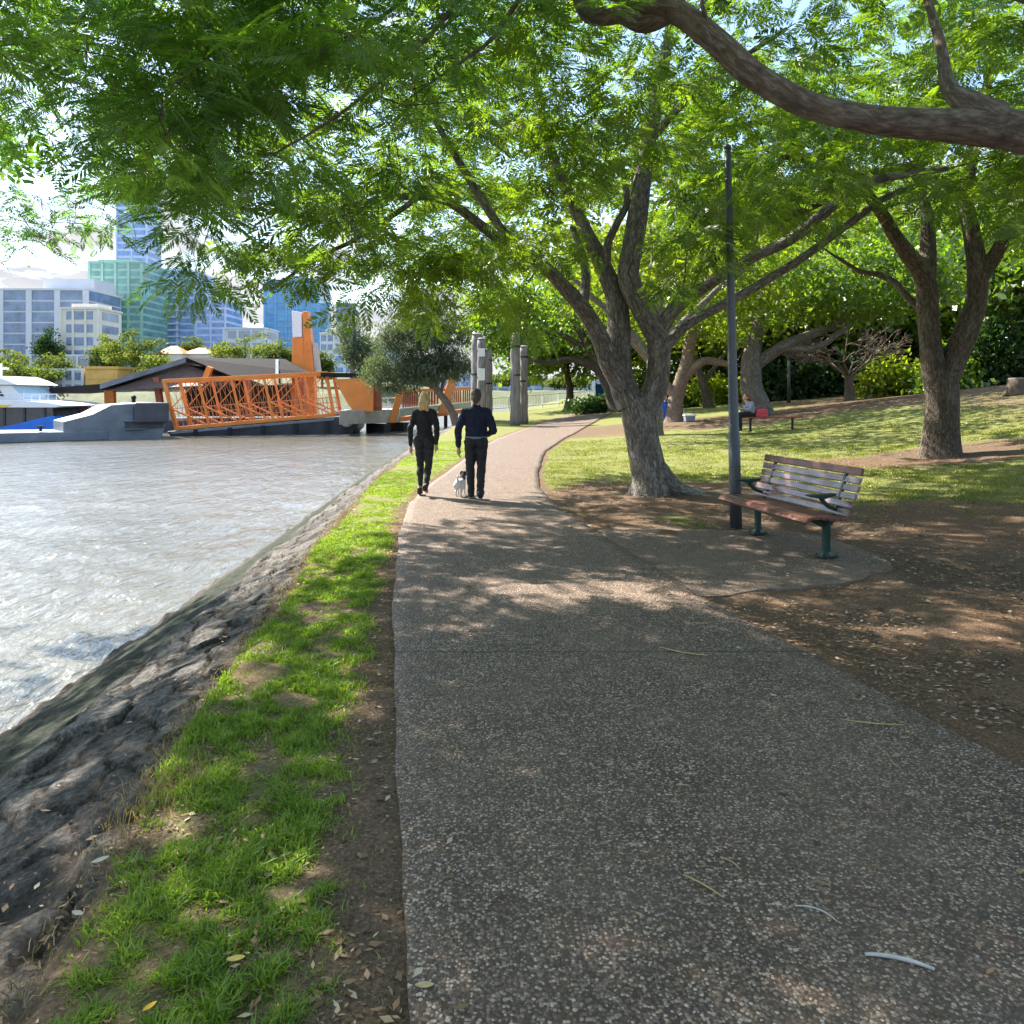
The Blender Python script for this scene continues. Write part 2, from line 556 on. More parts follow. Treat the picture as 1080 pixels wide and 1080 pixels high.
def ground():
    xs = smooth_axis([(-900, -60, 120, 20), (-60, -7, 12, 1.0), (-7, -2.4, 0.6, 0.08), (-2.4, 5, 0.08, 0.10), (5, 16, 0.12, 0.3), (16, 60, 0.5, 4), (60, 900, 10, 120)])
    ys = smooth_axis([(-40, -1, 10, 0.4), (-1, 8, 0.10, 0.10), (8, 24, 0.10, 0.25), (24, 60, 0.3, 1.2), (60, 250, 2, 20), (250, 1500, 30, 160)])
    X, Y = np.meshgrid(xs, ys)
    Z = H(X, Y)
    e = bank_edge(Y)
    inside = sstep(0.06, 0.25, X - path_l(Y)) * sstep(0.06, 0.25, path_r(Y) - X)
    pcx = sum(p[0] for p in PAD) / len(PAD); pcy = sum(p[1] for p in PAD) / len(PAD)
    inside = np.maximum(inside, in_poly(X, Y, [(pcx + (a - pcx) * .80, pcy + (b - pcy) * .80) for a, b in PAD]) * 1.0)
    edgy = np.minimum(np.abs(X - path_r(Y)), np.abs(X - path_l(Y)))
    rough = (fbm(X * 2.1, Y * 2.1, 21, 4) - 0.55) * 0.09 + (fbm(X * 9, Y * 9, 5, 2) - 0.55) * 0.025
    Z = Z + np.where(inside > 0.01, -0.03 * inside, 0) + rough * (1 - inside) * sstep(30, 10, Y) * (0.45 + 0.55 * sstep(0.1, 0.6, edgy)) - 0.014 * (1 - inside)
    bury = sstep(-0.12, -0.6, X - e)
    drop = np.clip((e - X) * 1.0, 0, 6)
    Z = np.where(X < e, Z - 0.18 * bury - drop * 0.9, Z)
    Z = np.maximum(Z, -4.0)
    V = np.stack([X, Y, Z], -1).reshape(-1, 3)
    me = np_mesh('ground', V, grid_faces(len(xs), len(ys)))
    gc = grass_cover(X, Y) * np.where(X < path_l(Y), 0.32 + 0.45 * sstep(6, 12, Y), 1.0)
    add_attr(me, 'grass', gc.ravel())
    # soil tone by place
    add_attr(me, 'soil', np.clip(fbm(X * 0.7, Y * 0.7, 31, 4), 0, 1).ravel())

    m, nt, out = _nodes('park_ground')
    co = coords(nt)
    g = attr(nt, 'grass').outputs['Fac']
    so = attr(nt, 'soil').outputs['Fac']
    nf = noise(nt, co, 60, 5, 0.7)
    nm = noise(nt, co, 9, 5, 0.65)
    soil = ramp(nt, nf, [(0.25, (0.04, 0.026, 0.018)), (0.5, (0.13, 0.088, 0.058)), (0.75, (0.25, 0.18, 0.125))])
    red = ramp(nt, nf, [(0.25, (0.05, 0.028, 0.017)), (0.5, (0.155, 0.093, 0.055)), (0.75, (0.30, 0.20, 0.125))])
    soil = mix(nt, ramp(nt, so, [(0.42, 0.0), (0.6, 0.8)]), soil, red)
    # flecks of dry leaf
    cl = coords(nt, (1, 2.2, 1), rot=(0, 0, 0.6))
    v1 = voro(nt, cl, 34)
    pick = mth(nt, 'GREATER_THAN', v1.outputs['Color'], 0.72)
    near = mth(nt, 'LESS_THAN', v1.outputs['Distance'], 0.30)
    fleck = mth(nt, 'MULTIPLY', mth(nt, 'MULTIPLY', pick, near), 0.85)
    soil = mix(nt, fleck, soil, ramp(nt, v1.outputs['Color'], [(0.7, (0.30, 0.20, 0.12)), (1.0, (0.42, 0.33, 0.23))]))
    lawn = ramp(nt, noise(nt, co, 45, 4, 0.7), [(0.25, (0.05, 0.066, 0.016)), (0.5, (0.15, 0.17, 0.042)), (0.78, (0.32, 0.30, 0.10))])
    dry = ramp(nt, nf, [(0.3, (0.12, 0.10, 0.05)), (0.7, (0.33, 0.28, 0.16))])
    lawn = mix(nt, ramp(nt, nm, [(0.45, 0.0), (0.72, 0.75)]), lawn, dry)
    gm = mth(nt, 'MULTIPLY_ADD', mth(nt, 'SUBTRACT', nm, 0.5), 1.1)
    nt.nodes[-1].inputs[2].default_value = 0
    gm = mth(nt, 'ADD', g, gm)
    gm = mth(nt, 'MULTIPLY', gm, ramp(nt, g, [(0.02, 0.0), (0.2, 1.0)]))
    gm = ramp(nt, gm, [(0.22, 0.0), (0.62, 1.0)])
    col = mix(nt, gm, soil, lawn)
    hgt = mth(nt, 'ADD', nf, mth(nt, 'MULTIPLY', fleck, 0.4))
    finish(m, nt, out, col, 0.95, hgt, 0.8, 0.025, 0, 0.15)
    o = link_mesh('ground', me, m)
    tag(o, kind='structure')


def strip_mesh(name, ys, lf, rf, n, lift, wob=0.02):
    rows = []
    for y in ys:
        l, r = float(lf(y)), float(rf(y))
        l += wob * (float(fbm(y * 2.3, 1.0, 41, 3)) - .5) * 2
        r += wob * 1.6 * (float(fbm(y * 1.7, 9.0, 43, 3)) - .5) * 2
        rows.append([(l + (r - l) * k / (n - 1), y) for k in range(n)])
    A = np.array(rows)
    X, Y = A[..., 0], A[..., 1]
    Z = H(X, Y) + lift
    V = np.stack([X, Y, Z], -1)
    # skirts so that the slab has a real edge
    Lk = V[:, :1].copy(); Lk[..., 2] -= 0.09
    Rk = V[:, -1:].copy(); Rk[..., 2] -= 0.09
    V = np.concatenate([Lk, V, Rk], 1)
    ny, nx = V.shape[:2]
    return np_mesh(name, V.reshape(-1, 3), grid_faces(nx, ny))


def aggregate_mat(name, pale):
    m, nt, out = _nodes(name)
    co = coords(nt)
    wob = noise(nt, co, 35, 2)
    v = voro(nt, mix(nt, 0.012, co, nt.nodes.new('ShaderNodeTexNoise').outputs[1]) if False else co, 98)
    sep = nt.nodes.new('ShaderNodeSeparateColor'); L(nt, v.outputs['Color'], sep.inputs[0])
    stone = ramp(nt, sep.outputs[0], [(0.0, (0.03, 0.025, 0.023)), (0.30, (0.085, 0.069, 0.058)), (0.55, (0.155, 0.125, 0.105)), (0.80, (0.26, 0.225, 0.198)), (0.97, (0.50, 0.46, 0.42))])
    tan = ramp(nt, sep.outputs[1], [(0.6, (1, 1, 1)), (0.9, (1.0, 0.80, 0.6))])
    stone = mix(nt, 1.0, stone, tan, 'MULTIPLY')
    edge = ramp(nt, v.outputs['Distance'], [(0.46, 0.0), (0.70, 1.0)])
    col = mix(nt, edge, stone, (0.052, 0.041, 0.034))
    vb = voro(nt, co, 58)
    sb = nt.nodes.new('ShaderNodeSeparateColor'); L(nt, vb.outputs['Color'], sb.inputs[0])
    bigm = mth(nt, 'MULTIPLY', mth(nt, 'GREATER_THAN', sb.outputs[1], 0.62), mth(nt, 'LESS_THAN', vb.outputs['Distance'], 0.40))
    col = mix(nt, bigm, col, ramp(nt, sb.outputs[0], [(0.0, (0.05, 0.042, 0.038)), (0.4, (0.15, 0.115, 0.09)), (0.7, (0.26, 0.22, 0.185)), (1.0, (0.50, 0.47, 0.43))]))
    n1 = noise(nt, co, 1.1, 5, 0.6)
    n2 = noise(nt, co, 6, 4, 0.6)
    col = mix(nt, ramp(nt, n1, [(0.36, 0.0), (0.75, 0.5 + pale)]), col, (0.165, 0.138, 0.115))
    col = mix(nt, ramp(nt, n2, [(0.35, 0.35), (0.6, 0.0)]), col, (0.055, 0.042, 0.034))
    col = mix(nt, 1.0, col, (1.13, 0.98, 0.87), 'MULTIPLY')
    # long ago poured in bays: thin joints across the path
    sx = nt.nodes.new('ShaderNodeSeparateXYZ'); L(nt, co, sx.inputs[0])
    jy = mth(nt, 'ADD', sx.outputs[1], mth(nt, 'MULTIPLY', wob, 0.04))
    fr = mth(nt, 'FRACT', mth(nt, 'MULTIPLY', mth(nt, 'ADD', jy, -0.98), 0.25))
    jt = mth(nt, 'LESS_THAN', fr, 0.0045)
    col = mix(nt, mth(nt, 'MULTIPLY', jt, 0.75), col, (0.025, 0.02, 0.018))
    hgt = mth(nt, 'SUBTRACT', mth(nt, 'SUBTRACT', 1.0, v.outputs['Distance']), jt)
    finish(m, nt, out, col, 0.72, hgt, 0.7, 0.008, 0, 0.35)
    return m


def paths():
    ys = smooth_axis([(-1, 8, 0.12, 0.12), (8, 30, 0.15, 0.4), (30, 72, 0.6, 1.5)])
    me = strip_mesh('path', ys, path_l, path_r, 20, 0.008)
    tag(link_mesh('path', me, aggregate_mat('exposed_aggregate', 0.0)), kind='structure')
    # the paved pad the bench stands on, a few millimetres lower than the path
    cx = sum(p[0] for p in PAD) / len(PAD); cy = sum(p[1] for p in PAD) / len(PAD)
    pts = []
    n = len(PAD)
    for i in range(n):
        p0, p1, p2, p3 = (np.array(PAD[(i + k - 1) % n]) for k in range(4))
        for t in np.arange(0, 1, 0.125):
            pts.append(0.5 * (2 * p1 + (p2 - p0) * t + (2 * p0 - 5 * p1 + 4 * p2 - p3) * t * t + (3 * p1 - p0 - 3 * p2 + p3) * t ** 3))
    V, F = [], []
    k = len(pts)
    rings = [1.0, 0.8, 0.6, 0.4, 0.2]
    for j, s in enumerate([1.0] + rings):
        for p in pts:
            q = s * (0.93 + (0.16 * (float(fbm(p[0] * 2.6, p[1] * 2.6, 57, 3)) - .5) if s > .9 else 0))
            x, y = cx + (p[0] - cx) * q, cy + (p[1] - cy) * q
            V.append((x, y, float(H(x, y)) + (-0.002 if j else -0.06)))
    for j in range(len(rings)):
        for i in range(k):
            F.append((j * k + i, j * k + (i + 1) % k, (j + 1) * k + (i + 1) % k, (j + 1) * k + i))
    F.append(tuple(len(rings) * k + i for i in range(k)))
    me = bpy.data.meshes.new('bench_pad'); me.from_pydata(V, [], F)
    tag(link_mesh('bench_pad_pavement', me, aggregate_mat('pad_aggregate', 0.5)), kind='structure')


def rock_bank():
    ys = smooth_axis([(0.8, 9, 0.022, 0.03), (9, 24, 0.035, 0.11), (24, 62, 0.15, 0.6), (62, 100, 1, 3)])
    us = np.linspace(-0.06, 1.25, 130)
    U, Y = np.meshgrid(us, ys)
    e = bank_edge(Y) + 0.04 + 0.10 * (fbm(Y * 1.6, Y * 0 + 3, 51, 3) - 0.5) * 2
    w = water_edge(Y)
    X = e + (w - e) * U
    zp = np.interp(U, [-0.06, 0, 0.12, 0.30, 0.47, 0.52, 0.58, 0.90, 1.0, 1.25], [-0.10, -0.045, -0.13, -0.30, -0.44, -0.50, -0.54, -0.98, -1.16, -1.75])
    base = H(np.maximum(X, bank_edge(Y)), Y)
    Z = zp + base
    # pitched stones: jittered cells
    cu, cv = (e - X) / 0.27, Y / 0.40
    cu = cu + 0.6 * (fbm(X * 2, Y * 2, 61, 2) - .5) * 2
    cv = cv + 0.6 * (fbm(X * 2, Y * 2, 67, 2) - .5) * 2
    f1 = np.full(cu.shape, 9.0); f2 = np.full(cu.shape, 9.0); cid = np.zeros(cu.shape)
    bx, by = np.floor(cu), np.floor(cv)
    for i in (-1, 0, 1):
        for j in (-1, 0, 1):
            jx = bx + i + 0.5 + 0.85 * (_hash(bx + i, by + j, 71) - .5)
            jy = by + j + 0.5 + 0.85 * (_hash(bx + i, by + j, 73) - .5)
            d = np.hypot(cu - jx, cv - jy)
            h = _hash(bx + i, by + j, 79)
            closer = d < f1
            f2 = np.where(closer, f1, np.minimum(f2, d))
            cid = np.where(closer, h, cid)
            f1 = np.where(closer, d, f1)
    edge = f2 - f1
    stone = sstep(0.02, 0.10, edge + 0.10 * (fbm(X * 9, Y * 9, 89, 3) - .5))
    rockzone = sstep(0.02, 0.08, U) * (1 - sstep(0.43, 0.50, U))
    slope_t = ((cid * 7.3) % 1 - .5)
    Zs = stone * (0.026 + 0.045 * cid * cid) + stone * slope_t * 0.07 * (cv - by - .5) + 0.055 * (fbm(X * 6, Y * 6, 83, 5) - .5) + 0.03 * np.abs(fbm(X * 3.1, Y * 2.2, 87, 3) - .5) * -2
    Z = Z + rockzone * (Zs - 0.02) + (fbm(X * 3, Y * 3, 91, 4) - .5) * 0.05 * sstep(0.0, 0.1, U)
    # lower apron: smoother rendered slope with ripples of weed, broken at the foot
    foot = sstep(0.86, 0.96, U) * (1 - sstep(1.05, 1.15, U))
    Z = Z + foot * (fbm(X * 5, Y * 4, 95, 3) - .45) * 0.22
    apron = sstep(0.44, 0.52, U)
    Z = Z + apron * (0.05 * (fbm(X * 8, Y * 5, 97, 4) - .5) + 0.028 * (fbm(X * 22, Y * 17, 99, 3) - .5))
    V = np.stack([X, Y, Z], -1).reshape(-1, 3)
    me = np_mesh('rock_bank', V, grid_faces(len(us), len(ys))[:, ::-1])
    add_attr(me, 'u', U.ravel())
    add_attr(me, 'cell', (cid * rockzone + 0.5 * (1 - rockzone)).ravel())
    add_attr(me, 'joint', (rockzone * (1 - stone)).ravel())
    m, nt, out = _nodes('pitched_stone')
    co = coords(nt)
    nf = noise(nt, co, 38, 6, 0.7)
    nm = noise(nt, co, 5, 5, 0.6)
    st = ramp(nt, nf, [(0.25, (0.028, 0.025, 0.023)), (0.48, (0.115, 0.107, 0.099)), (0.72, (0.34, 0.325, 0.305))])
    tone = ramp(nt, attr(nt, 'cell').outputs['Fac'], [(0.0, (0.42, 0.40, 0.39)), (0.5, (0.85, 0.82, 0.8)), (1.0, (1.5, 1.47, 1.43))])
    st = mix(nt, 1.0, st, tone, 'MULTIPLY')
    lich = ramp(nt, nm, [(0.55, 0.0), (0.72, 0.6)])
    st = mix(nt, lich, st, (0.38, 0.37, 0.35))
    st = mix(nt, mth(nt, 'MULTIPLY', attr(nt, 'joint').outputs['Fac'], 0.85), st, ramp(nt, nf, [(0.3, (0.025, 0.02, 0.016)), (0.7, (0.11, 0.085, 0.062))]))
    nd = noise(nt, co, 2.6, 6, 0.7)
    st = mix(nt, ramp(nt, nd, [(0.53, 0.0), (0.66, 0.8)]), st, ramp(nt, nf, [(0.3, (0.03, 0.021, 0.015)), (0.7, (0.12, 0.088, 0.062))]))
    u = attr(nt, 'u').outputs['Fac']
    uu = mth(nt, 'ADD', u, mth(nt, 'MULTIPLY', mth(nt, 'SUBTRACT', nm, 0.5), 0.10))
    weed = ramp(nt, noise(nt, coords(nt, (1, 2.5, 1)), 16, 6, 0.75), [(0.32, (0.009, 0.014, 0.008)), (0.52, (0.027, 0.040, 0.020)), (0.74, (0.085, 0.098, 0.05))])
    band = ramp(nt, uu, [(0.44, 0.0), (0.50, 1.0), (0.80, 1.0), (0.90, 0.0)])
    st = mix(nt, mth(nt, 'MULTIPLY', band, 0.92), st, weed)
    foots = ramp(nt, uu, [(0.82, 0.0), (0.92, 1.0)])
    st = mix(nt, mth(nt, 'MULTIPLY', foots, 0.85), st, ramp(nt, nf, [(0.3, (0.035, 0.022, 0.016)), (0.7, (0.15, 0.105, 0.07))]))
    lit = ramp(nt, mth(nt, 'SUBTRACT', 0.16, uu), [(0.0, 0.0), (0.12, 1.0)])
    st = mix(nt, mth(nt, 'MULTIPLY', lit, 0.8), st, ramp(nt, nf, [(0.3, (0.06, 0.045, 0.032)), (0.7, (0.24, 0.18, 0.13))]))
    nb = noise(nt, co, 17, 8, 0.75, 0.4)
    finish(m, nt, out, st, 0.85, mth(nt, 'ADD', nf, mth(nt, 'MULTIPLY', nb, 2.0)), 1.0, 0.035, 0, 0.25)
    tag(link_mesh('rock_bank_terrain', me, m), kind='structure')


def water():
    xs = smooth_axis([(-900, -60, 150, 20), (-60, -14, 4, 0.35), (-14, -3.4, 0.18, 0.10), (-3.4, 12, 3, 4), (12, 900, 40, 150)])
    ys = smooth_axis([(-30, 3, 4, 0.3), (3, 16, 0.09, 0.14), (16, 60, 0.2, 1.0), (60, 300, 3, 20), (300, 1500, 60, 200)])
    X, Y = np.meshgrid(xs, ys)
    near = sstep(46, 12, Y) * sstep(-40, -14, X)
    a = R(62)
    s = X * math.cos(a) + Y * math.sin(a); t = -X * math.sin(a) + Y * math.cos(a)
    Z = WATER_Z + near * (0.055 * (fbm(s * 1.0, t * 0.45, 101, 3) - .5) * 2 + 0.03 * (fbm(s * 3.2, t * 1.3, 107, 3) - .5) * 2)
    V = np.stack([X, Y, Z], -1).reshape(-1, 3)
    me = np_mesh('water', V, grid_faces(len(xs), len(ys)))
    m, nt, out = _nodes('river_water')
    co = coords(nt, (1, 1, 1), rot=(0, 0, R(-62)))
    co1 = coords(nt, (1.0, 0.42, 1), rot=(0, 0, R(-70)))
    w1 = noise(nt, co1, 1.5, 3, 0.55, 0.3)
    w2 = noise(nt, co1, 5.5, 4, 0.62, 0.4)
    w3 = noise(nt, co1, 0.35, 2, 0.5)
    h = mth(nt, 'ADD', mth(nt, 'MULTIPLY', w1, 0.75), mth(nt, 'MULTIPLY', w2, 0.42))
    mud = ramp(nt, noise(nt, co, 0.12, 4, 0.6), [(0.3, (0.12, 0.112, 0.085)), (0.7, (0.165, 0.158, 0.13))])
    p = finish(m, nt, out, mud, 0.09, h, 0.9, 0.20, 0, 0.5)
    p.inputs['IOR'].default_value = 1.33
    p.inputs['Specular IOR Level'].default_value = 0.72
    tag(link_mesh('water', me, m), kind='structure')


def far_bank():
    xs = np.linspace(-420, 260, 90)
    ys = np.concatenate([np.linspace(204, 330, 26), np.array([380, 460, 600, 900])])
    X, Y = np.meshgrid(xs, ys)
    Z = -3 + 5.2 * sstep(204, 216, Y) + 8.0 * sstep(216, 300, Y) * sstep(-10, -60, X) + 2.5 * (fbm(X * .03, Y * .03, 5, 3) - .5)
    V = np.stack([X, Y, Z], -1).reshape(-1, 3)
    me = np_mesh('far_bank', V, grid_faces(len(xs), len(ys)))
    m = simple('far_bank_soil', (0.085, 0.10, 0.045), 0.9, 0.4, 0.15)
    tag(link_mesh('far_bank_terrain', me, m), kind='structure')


# ------------------------------------------------------------------ sky and sun
SUN_AZ, SUN_EL = R(-50), R(43)      # left of straight ahead, above the horizon
EXPO = 1.9


def sky():
    w = bpy.data.worlds.new('World')
    SC.world = w
    w.use_nodes = True
    nt = w.node_tree
    for n in list(nt.nodes):
        nt.nodes.remove(n)
    out = nt.nodes.new('ShaderNodeOutputWorld')
    bg = nt.nodes.new('ShaderNodeBackground')
    bg.inputs[1].default_value = 0.11
    st = nt.nodes.new('ShaderNodeTexSky')
    st.sky_type = 'NISHITA'
    st.sun_disc = False
    st.sun_elevation = SUN_EL
    st.sun_rotation = SUN_AZ
    st.air_density = 1.1; st.dust_density = 0.6; st.ozone_density = 1.6
    tc = nt.nodes.new('ShaderNodeTexCoord')
    sx = nt.nodes.new('ShaderNodeSeparateXYZ'); L(nt, tc.outputs['Generated'], sx.inputs[0])
    den = mth(nt, 'ADD', mth(nt, 'MAXIMUM', sx.outputs[2], 0.0), 0.22)
    cx = nt.nodes.new('ShaderNodeCombineXYZ')
    L(nt, mth(nt, 'DIVIDE', sx.outputs[0], den), cx.inputs[0])
    L(nt, mth(nt, 'DIVIDE', sx.outputs[1], den), cx.inputs[1])
    n1 = noise(nt, cx.outputs[0], 1.25, 8, 0.62, 0.25)
    low = mth(nt, 'MULTIPLY', mth(nt, 'SUBTRACT', 0.24, sx.outputs[2]), 0.9, False)
    low = mth(nt, 'MAXIMUM', low, 0.0)
    cl = mth(nt, 'ADD', n1, low)
    mask = ramp(nt, cl, [(0.54, 0.0), (0.625, 1.0)])
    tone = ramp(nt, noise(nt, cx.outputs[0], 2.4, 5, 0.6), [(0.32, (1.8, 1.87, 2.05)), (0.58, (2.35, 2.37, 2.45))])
    high = ramp(nt, sx.outputs[2], [(0.22, 1.0), (0.62, 3.6)])  # clouds brightened overhead, out of frame, to keep fill light in the shade
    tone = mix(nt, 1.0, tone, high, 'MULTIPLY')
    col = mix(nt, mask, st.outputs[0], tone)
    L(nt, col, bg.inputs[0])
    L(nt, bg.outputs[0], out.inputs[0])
    sd = bpy.data.lights.new('sun', 'SUN')
    sd.energy = 4.9
    sd.angle = R(0.53)
    sd.color = (1.0, 0.93, 0.82)
    so = bpy.data.objects.new('sun', sd)
    COL.objects.link(so)
    d = Vector((math.sin(SUN_AZ) * math.cos(SUN_EL), math.cos(SUN_AZ) * math.cos(SUN_EL), math.sin(SUN_EL)))
    so.rotation_euler = (-d).to_track_quat('-Z', 'Y').to_euler()
    so.location = d * 60
    SC.view_settings.view_transform = 'Standard'
    SC.view_settings.look = 'None'
    SC.view_settings.exposure = EXPO
    SC.view_settings.gamma = 1.0
    c = SC.cycles
    c.max_bounces = 6; c.diffuse_bounces = 4; c.glossy_bounces = 2; c.transmission_bounces = 5; c.transparent_max_bounces = 6
    c.sample_clamp_indirect = 6.0
    c.use_denoising = True


# ------------------------------------------------------------------ grass, litter (stuff nobody could count)
def blades(name, px, py, pz, hgt, wid, tint, material, lean=0.5, hs=1.0):
    n = len(px)
    ang = RNG.uniform(0, 2 * PI, n); la = RNG.uniform(0, 2 * PI, n); ln = RNG.uniform(0.1, 1, n) * lean * hgt
    dx, dy = np.cos(ang) * wid / 2, np.sin(ang) * wid / 2
    ox, oy = np.cos(la) * ln, np.sin(la) * ln
    hgt = hgt * hs
    V = np.zeros((n, 5, 3), np.float32)
    V[:, 0] = np.stack([px - dx, py - dy, pz], -1)
    V[:, 1] = np.stack([px + dx, py + dy, pz], -1)
    V[:, 2] = np.stack([px + dx * .75 + ox * .35, py + dy * .75 + oy * .35, pz + hgt * .6], -1)
    V[:, 3] = np.stack([px - dx * .75 + ox * .35, py - dy * .75 + oy * .35, pz + hgt * .6], -1)
    V[:, 4] = np.stack([px + ox, py + oy, pz + hgt * (1 - 0.25 * lean)], -1)
    b = (np.arange(n) * 5)[:, None]
    me = np_mesh(name, V.reshape(-1, 3), np.concatenate([np.concatenate([b, b + 1, b + 2], 1), np.concatenate([b, b + 2, b + 3], 1), np.concatenate([b + 3, b + 2, b + 4], 1)]))
    add_attr(me, 'tint', np.repeat(tint, 5))
    return tag(link_mesh(name, me, material), kind='stuff')


def grass():
    mg = leaf_mat('bank_grass_blade', (0.085, 0.17, 0.022), (0.32, 0.43, 0.06), 0.5, 0.03)
    # river bank strip
    n = 420000
    y = 1.2 + (RNG.random(n) ** 1.9) * 26
    x = bank_edge(y) - 0.1 + RNG.random(n) * (path_l(y) - bank_edge(y) + 0.1)
    g = grass_cover(x, y)
    cl = 0.45 * fbm(x * 3.2, y * 3.2, 131, 3) + 0.55 * fbm(x * 11, y * 11, 133, 3)
    dens = np.clip(g * sstep(0.31, 0.53, cl) * 0.88 + 0.12 * g, 0, 1)
    k = RNG.random(n) < dens
    x, y, g, cl = x[k], y[k], g[k], cl[k]
    z = H(x, y) - 0.035
    h = (0.03 + 0.055 * RNG.random(len(x))) * (0.5 + 0.9 * sstep(0.35, 0.65, cl)) * (0.6 + 0.4 * sstep(12, 5, y))
    big = fbm(x * 0.8, y * 0.8, 17, 2)
    t = np.clip(0.15 + 0.65 * RNG.random(len(x)) + 0.6 * (big - 0.5) + 0.15 * sstep(5, 9, y), 0, 1)
    blades('grass', x, y, z, h, 0.0035 + 0.0028 * RNG.random(len(x)) + y * 0.0005, t, mg, 0.9, 0.8)
    # dead straw among it and along both edges
    ms = leaf_mat('straw_blade', (0.12, 0.085, 0.04), (0.40, 0.32, 0.18), 0.3, 0.03)
    n = 130000
    y = 1.2 + (RNG.random(n) ** 1.8) * 26
    x = bank_edge(y) - 0.15 + RNG.random(n) * (path_l(y) - bank_edge(y) + 0.15)
    keep = RNG.random(n) < 0.18 + 0.5 * sstep(0.5, 0.65, fbm(x * 2.2, y * 2.2, 137, 3)) + 0.3 * sstep(5, 8, y)
    x, y = x[keep], y[keep]
    tx, ty = RNG.normal(-1.50, .09, 500), RNG.normal(3.35, .16, 500)
    blades('dry_grass_tuft', tx, ty, H(tx, ty) - 0.06, 0.06 + 0.10 * RNG.random(500), np.full(500, .003), RNG.random(500), ms, 0.7)
    blades('dry_grass', x, y, H(x, y) - 0.035, 0.015 + 0.03 * RNG.random(len(x)), 0.003 + 0.003 * RNG.random(len(x)), RNG.random(len(x)), ms, 1.6)
    # lawn beyond the path
    ml = leaf_mat('lawn_blade', (0.075, 0.11, 0.02), (0.36, 0.37, 0.08), 0.4, 0.03)
    n = 260000
    y = 9.5 + (RNG.random(n) ** 1.4) * 17.5
    x = path_r(y) + 0.1 + RNG.random(n) * (0.72 * y - path_r(y))
    g = grass_cover(x, y)
    cl = fbm(x * 2.0, y * 2.0, 141, 3)
    k = RNG.random(n) < np.clip(g * (0.25 + 0.9 * sstep(0.38, 0.6, cl)), 0, 1)
    x, y = x[k], y[k]
    blades('lawn_grass', x, y, H(x, y) - 0.03, 0.02 + 0.035 * RNG.random(len(x)), 0.005 + 0.0006 * y, np.clip(RNG.random(len(x)) * .7 + .5 * (fbm(x * .6, y * .6, 19, 2) - .3), 0, 1), ml, 0.9)


def litter():
    # small dry leaves lying on the bare soil by the path and under the trees
    n = 210000
    y = 1.5 + (RNG.random(n) ** 1.5) * 24
    x = -2.5 + RNG.random(n) * (0.75 * y + 4.5)
    g = grass_cover(x, y)
    on_path = (x > path_l(y) - 0.0) & (x < path_r(y) + 0.0)
    pad = in_poly(x, y, PAD)
    pr = np.where(on_path | pad, 0.012, np.where(x > path_r(y), 1.0 * (1 - 0.8 * g), 0.35 * (1 - 0.5 * g)))
    edge = (np.exp(-np.abs(x - path_r(y) + 0.05) / 0.22) + 0.6 * np.exp(-np.abs(x - path_l(y)) / 0.1)) * (on_path | pad) * 0.22 + pad * 0.05
    clump = 0.25 + 1.1 * sstep(0.4, 0.65, fbm(x * 1.7, y * 1.7, 151, 3))
    k = (RNG.random(n) < (pr + edge) * clump) & ((x > bank_edge(y)) | ((x > bank_edge(y) - 0.5) & (RNG.random(n) < 0.3)))
    x, y, op = x[k], y[k], (on_path | pad)[k]
    n = len(x)
    z = H(x, y) + np.where(op, 0.016, -0.012) - np.where(x < bank_edge(y), 0.05, 0) + 0.008 * RNG.random(n)
    ln = 0.006 + 0.023 * RNG.random(n) ** 1.8; wd = ln * (0.25 + 0.3 * RNG.random(n))
    a = RNG.uniform(0, 2 * PI, n)
    c, s = np.cos(a), np.sin(a)
    tl = RNG.normal(0, 0.35, (n, 2))
    V = np.zeros((n, 4, 3), np.float32)
    for i, (u, v) in enumerate(((-1, 0), (0.1, -1), (1, 0), (0.1, 1))):
        V[:, i] = np.stack([x + c * ln * u - s * wd * v, y + s * ln * u + c * wd * v, z + (0.45 * np.abs(tl[:, 0]) * ln * (u > .5) + np.abs(tl[:, 1]) * wd * (v > .5))], -1)
    me = np_mesh('leaf_litter', V.reshape(-1, 3), np.arange(n * 4).reshape(-1, 4))
    add_attr(me, 'tint', np.repeat(RNG.random(n) ** 1.4, 4))
    m, nt, out = _nodes('dry_leaf')
    col = ramp(nt, attr(nt, 'tint').outputs['Fac'], [(0.0, (0.06, 0.034, 0.022)), (0.45, (0.19, 0.105, 0.055)), (0.8, (0.34, 0.225, 0.125)), (1.0, (0.50, 0.40, 0.28))])
    finish(m, nt, out, col, 0.75)
    tag(link_mesh('leaf_litter', me, m), kind='stuff')
# ================================================================== TREES
def catmull(pts, step):
    pts = np.asarray(pts, float)
    out = []
    n = len(pts)
    for i in range(n - 1):
        p0, p1, p2, p3 = pts[max(i - 1, 0)], pts[i], pts[i + 1], pts[min(i + 2, n - 1)]
        k = max(1, int(np.linalg.norm((p2 - p1)[:3]) / step))
        for t in np.arange(k) / k:
            out.append(0.5 * (2 * p1 + (p2 - p0) * t + (2 * p0 - 5 * p1 + 4 * p2 - p3) * t * t + (3 * p1 - p0 - 3 * p2 + p3) * t ** 3))
    out.append(pts[-1])
    return np.array(out)


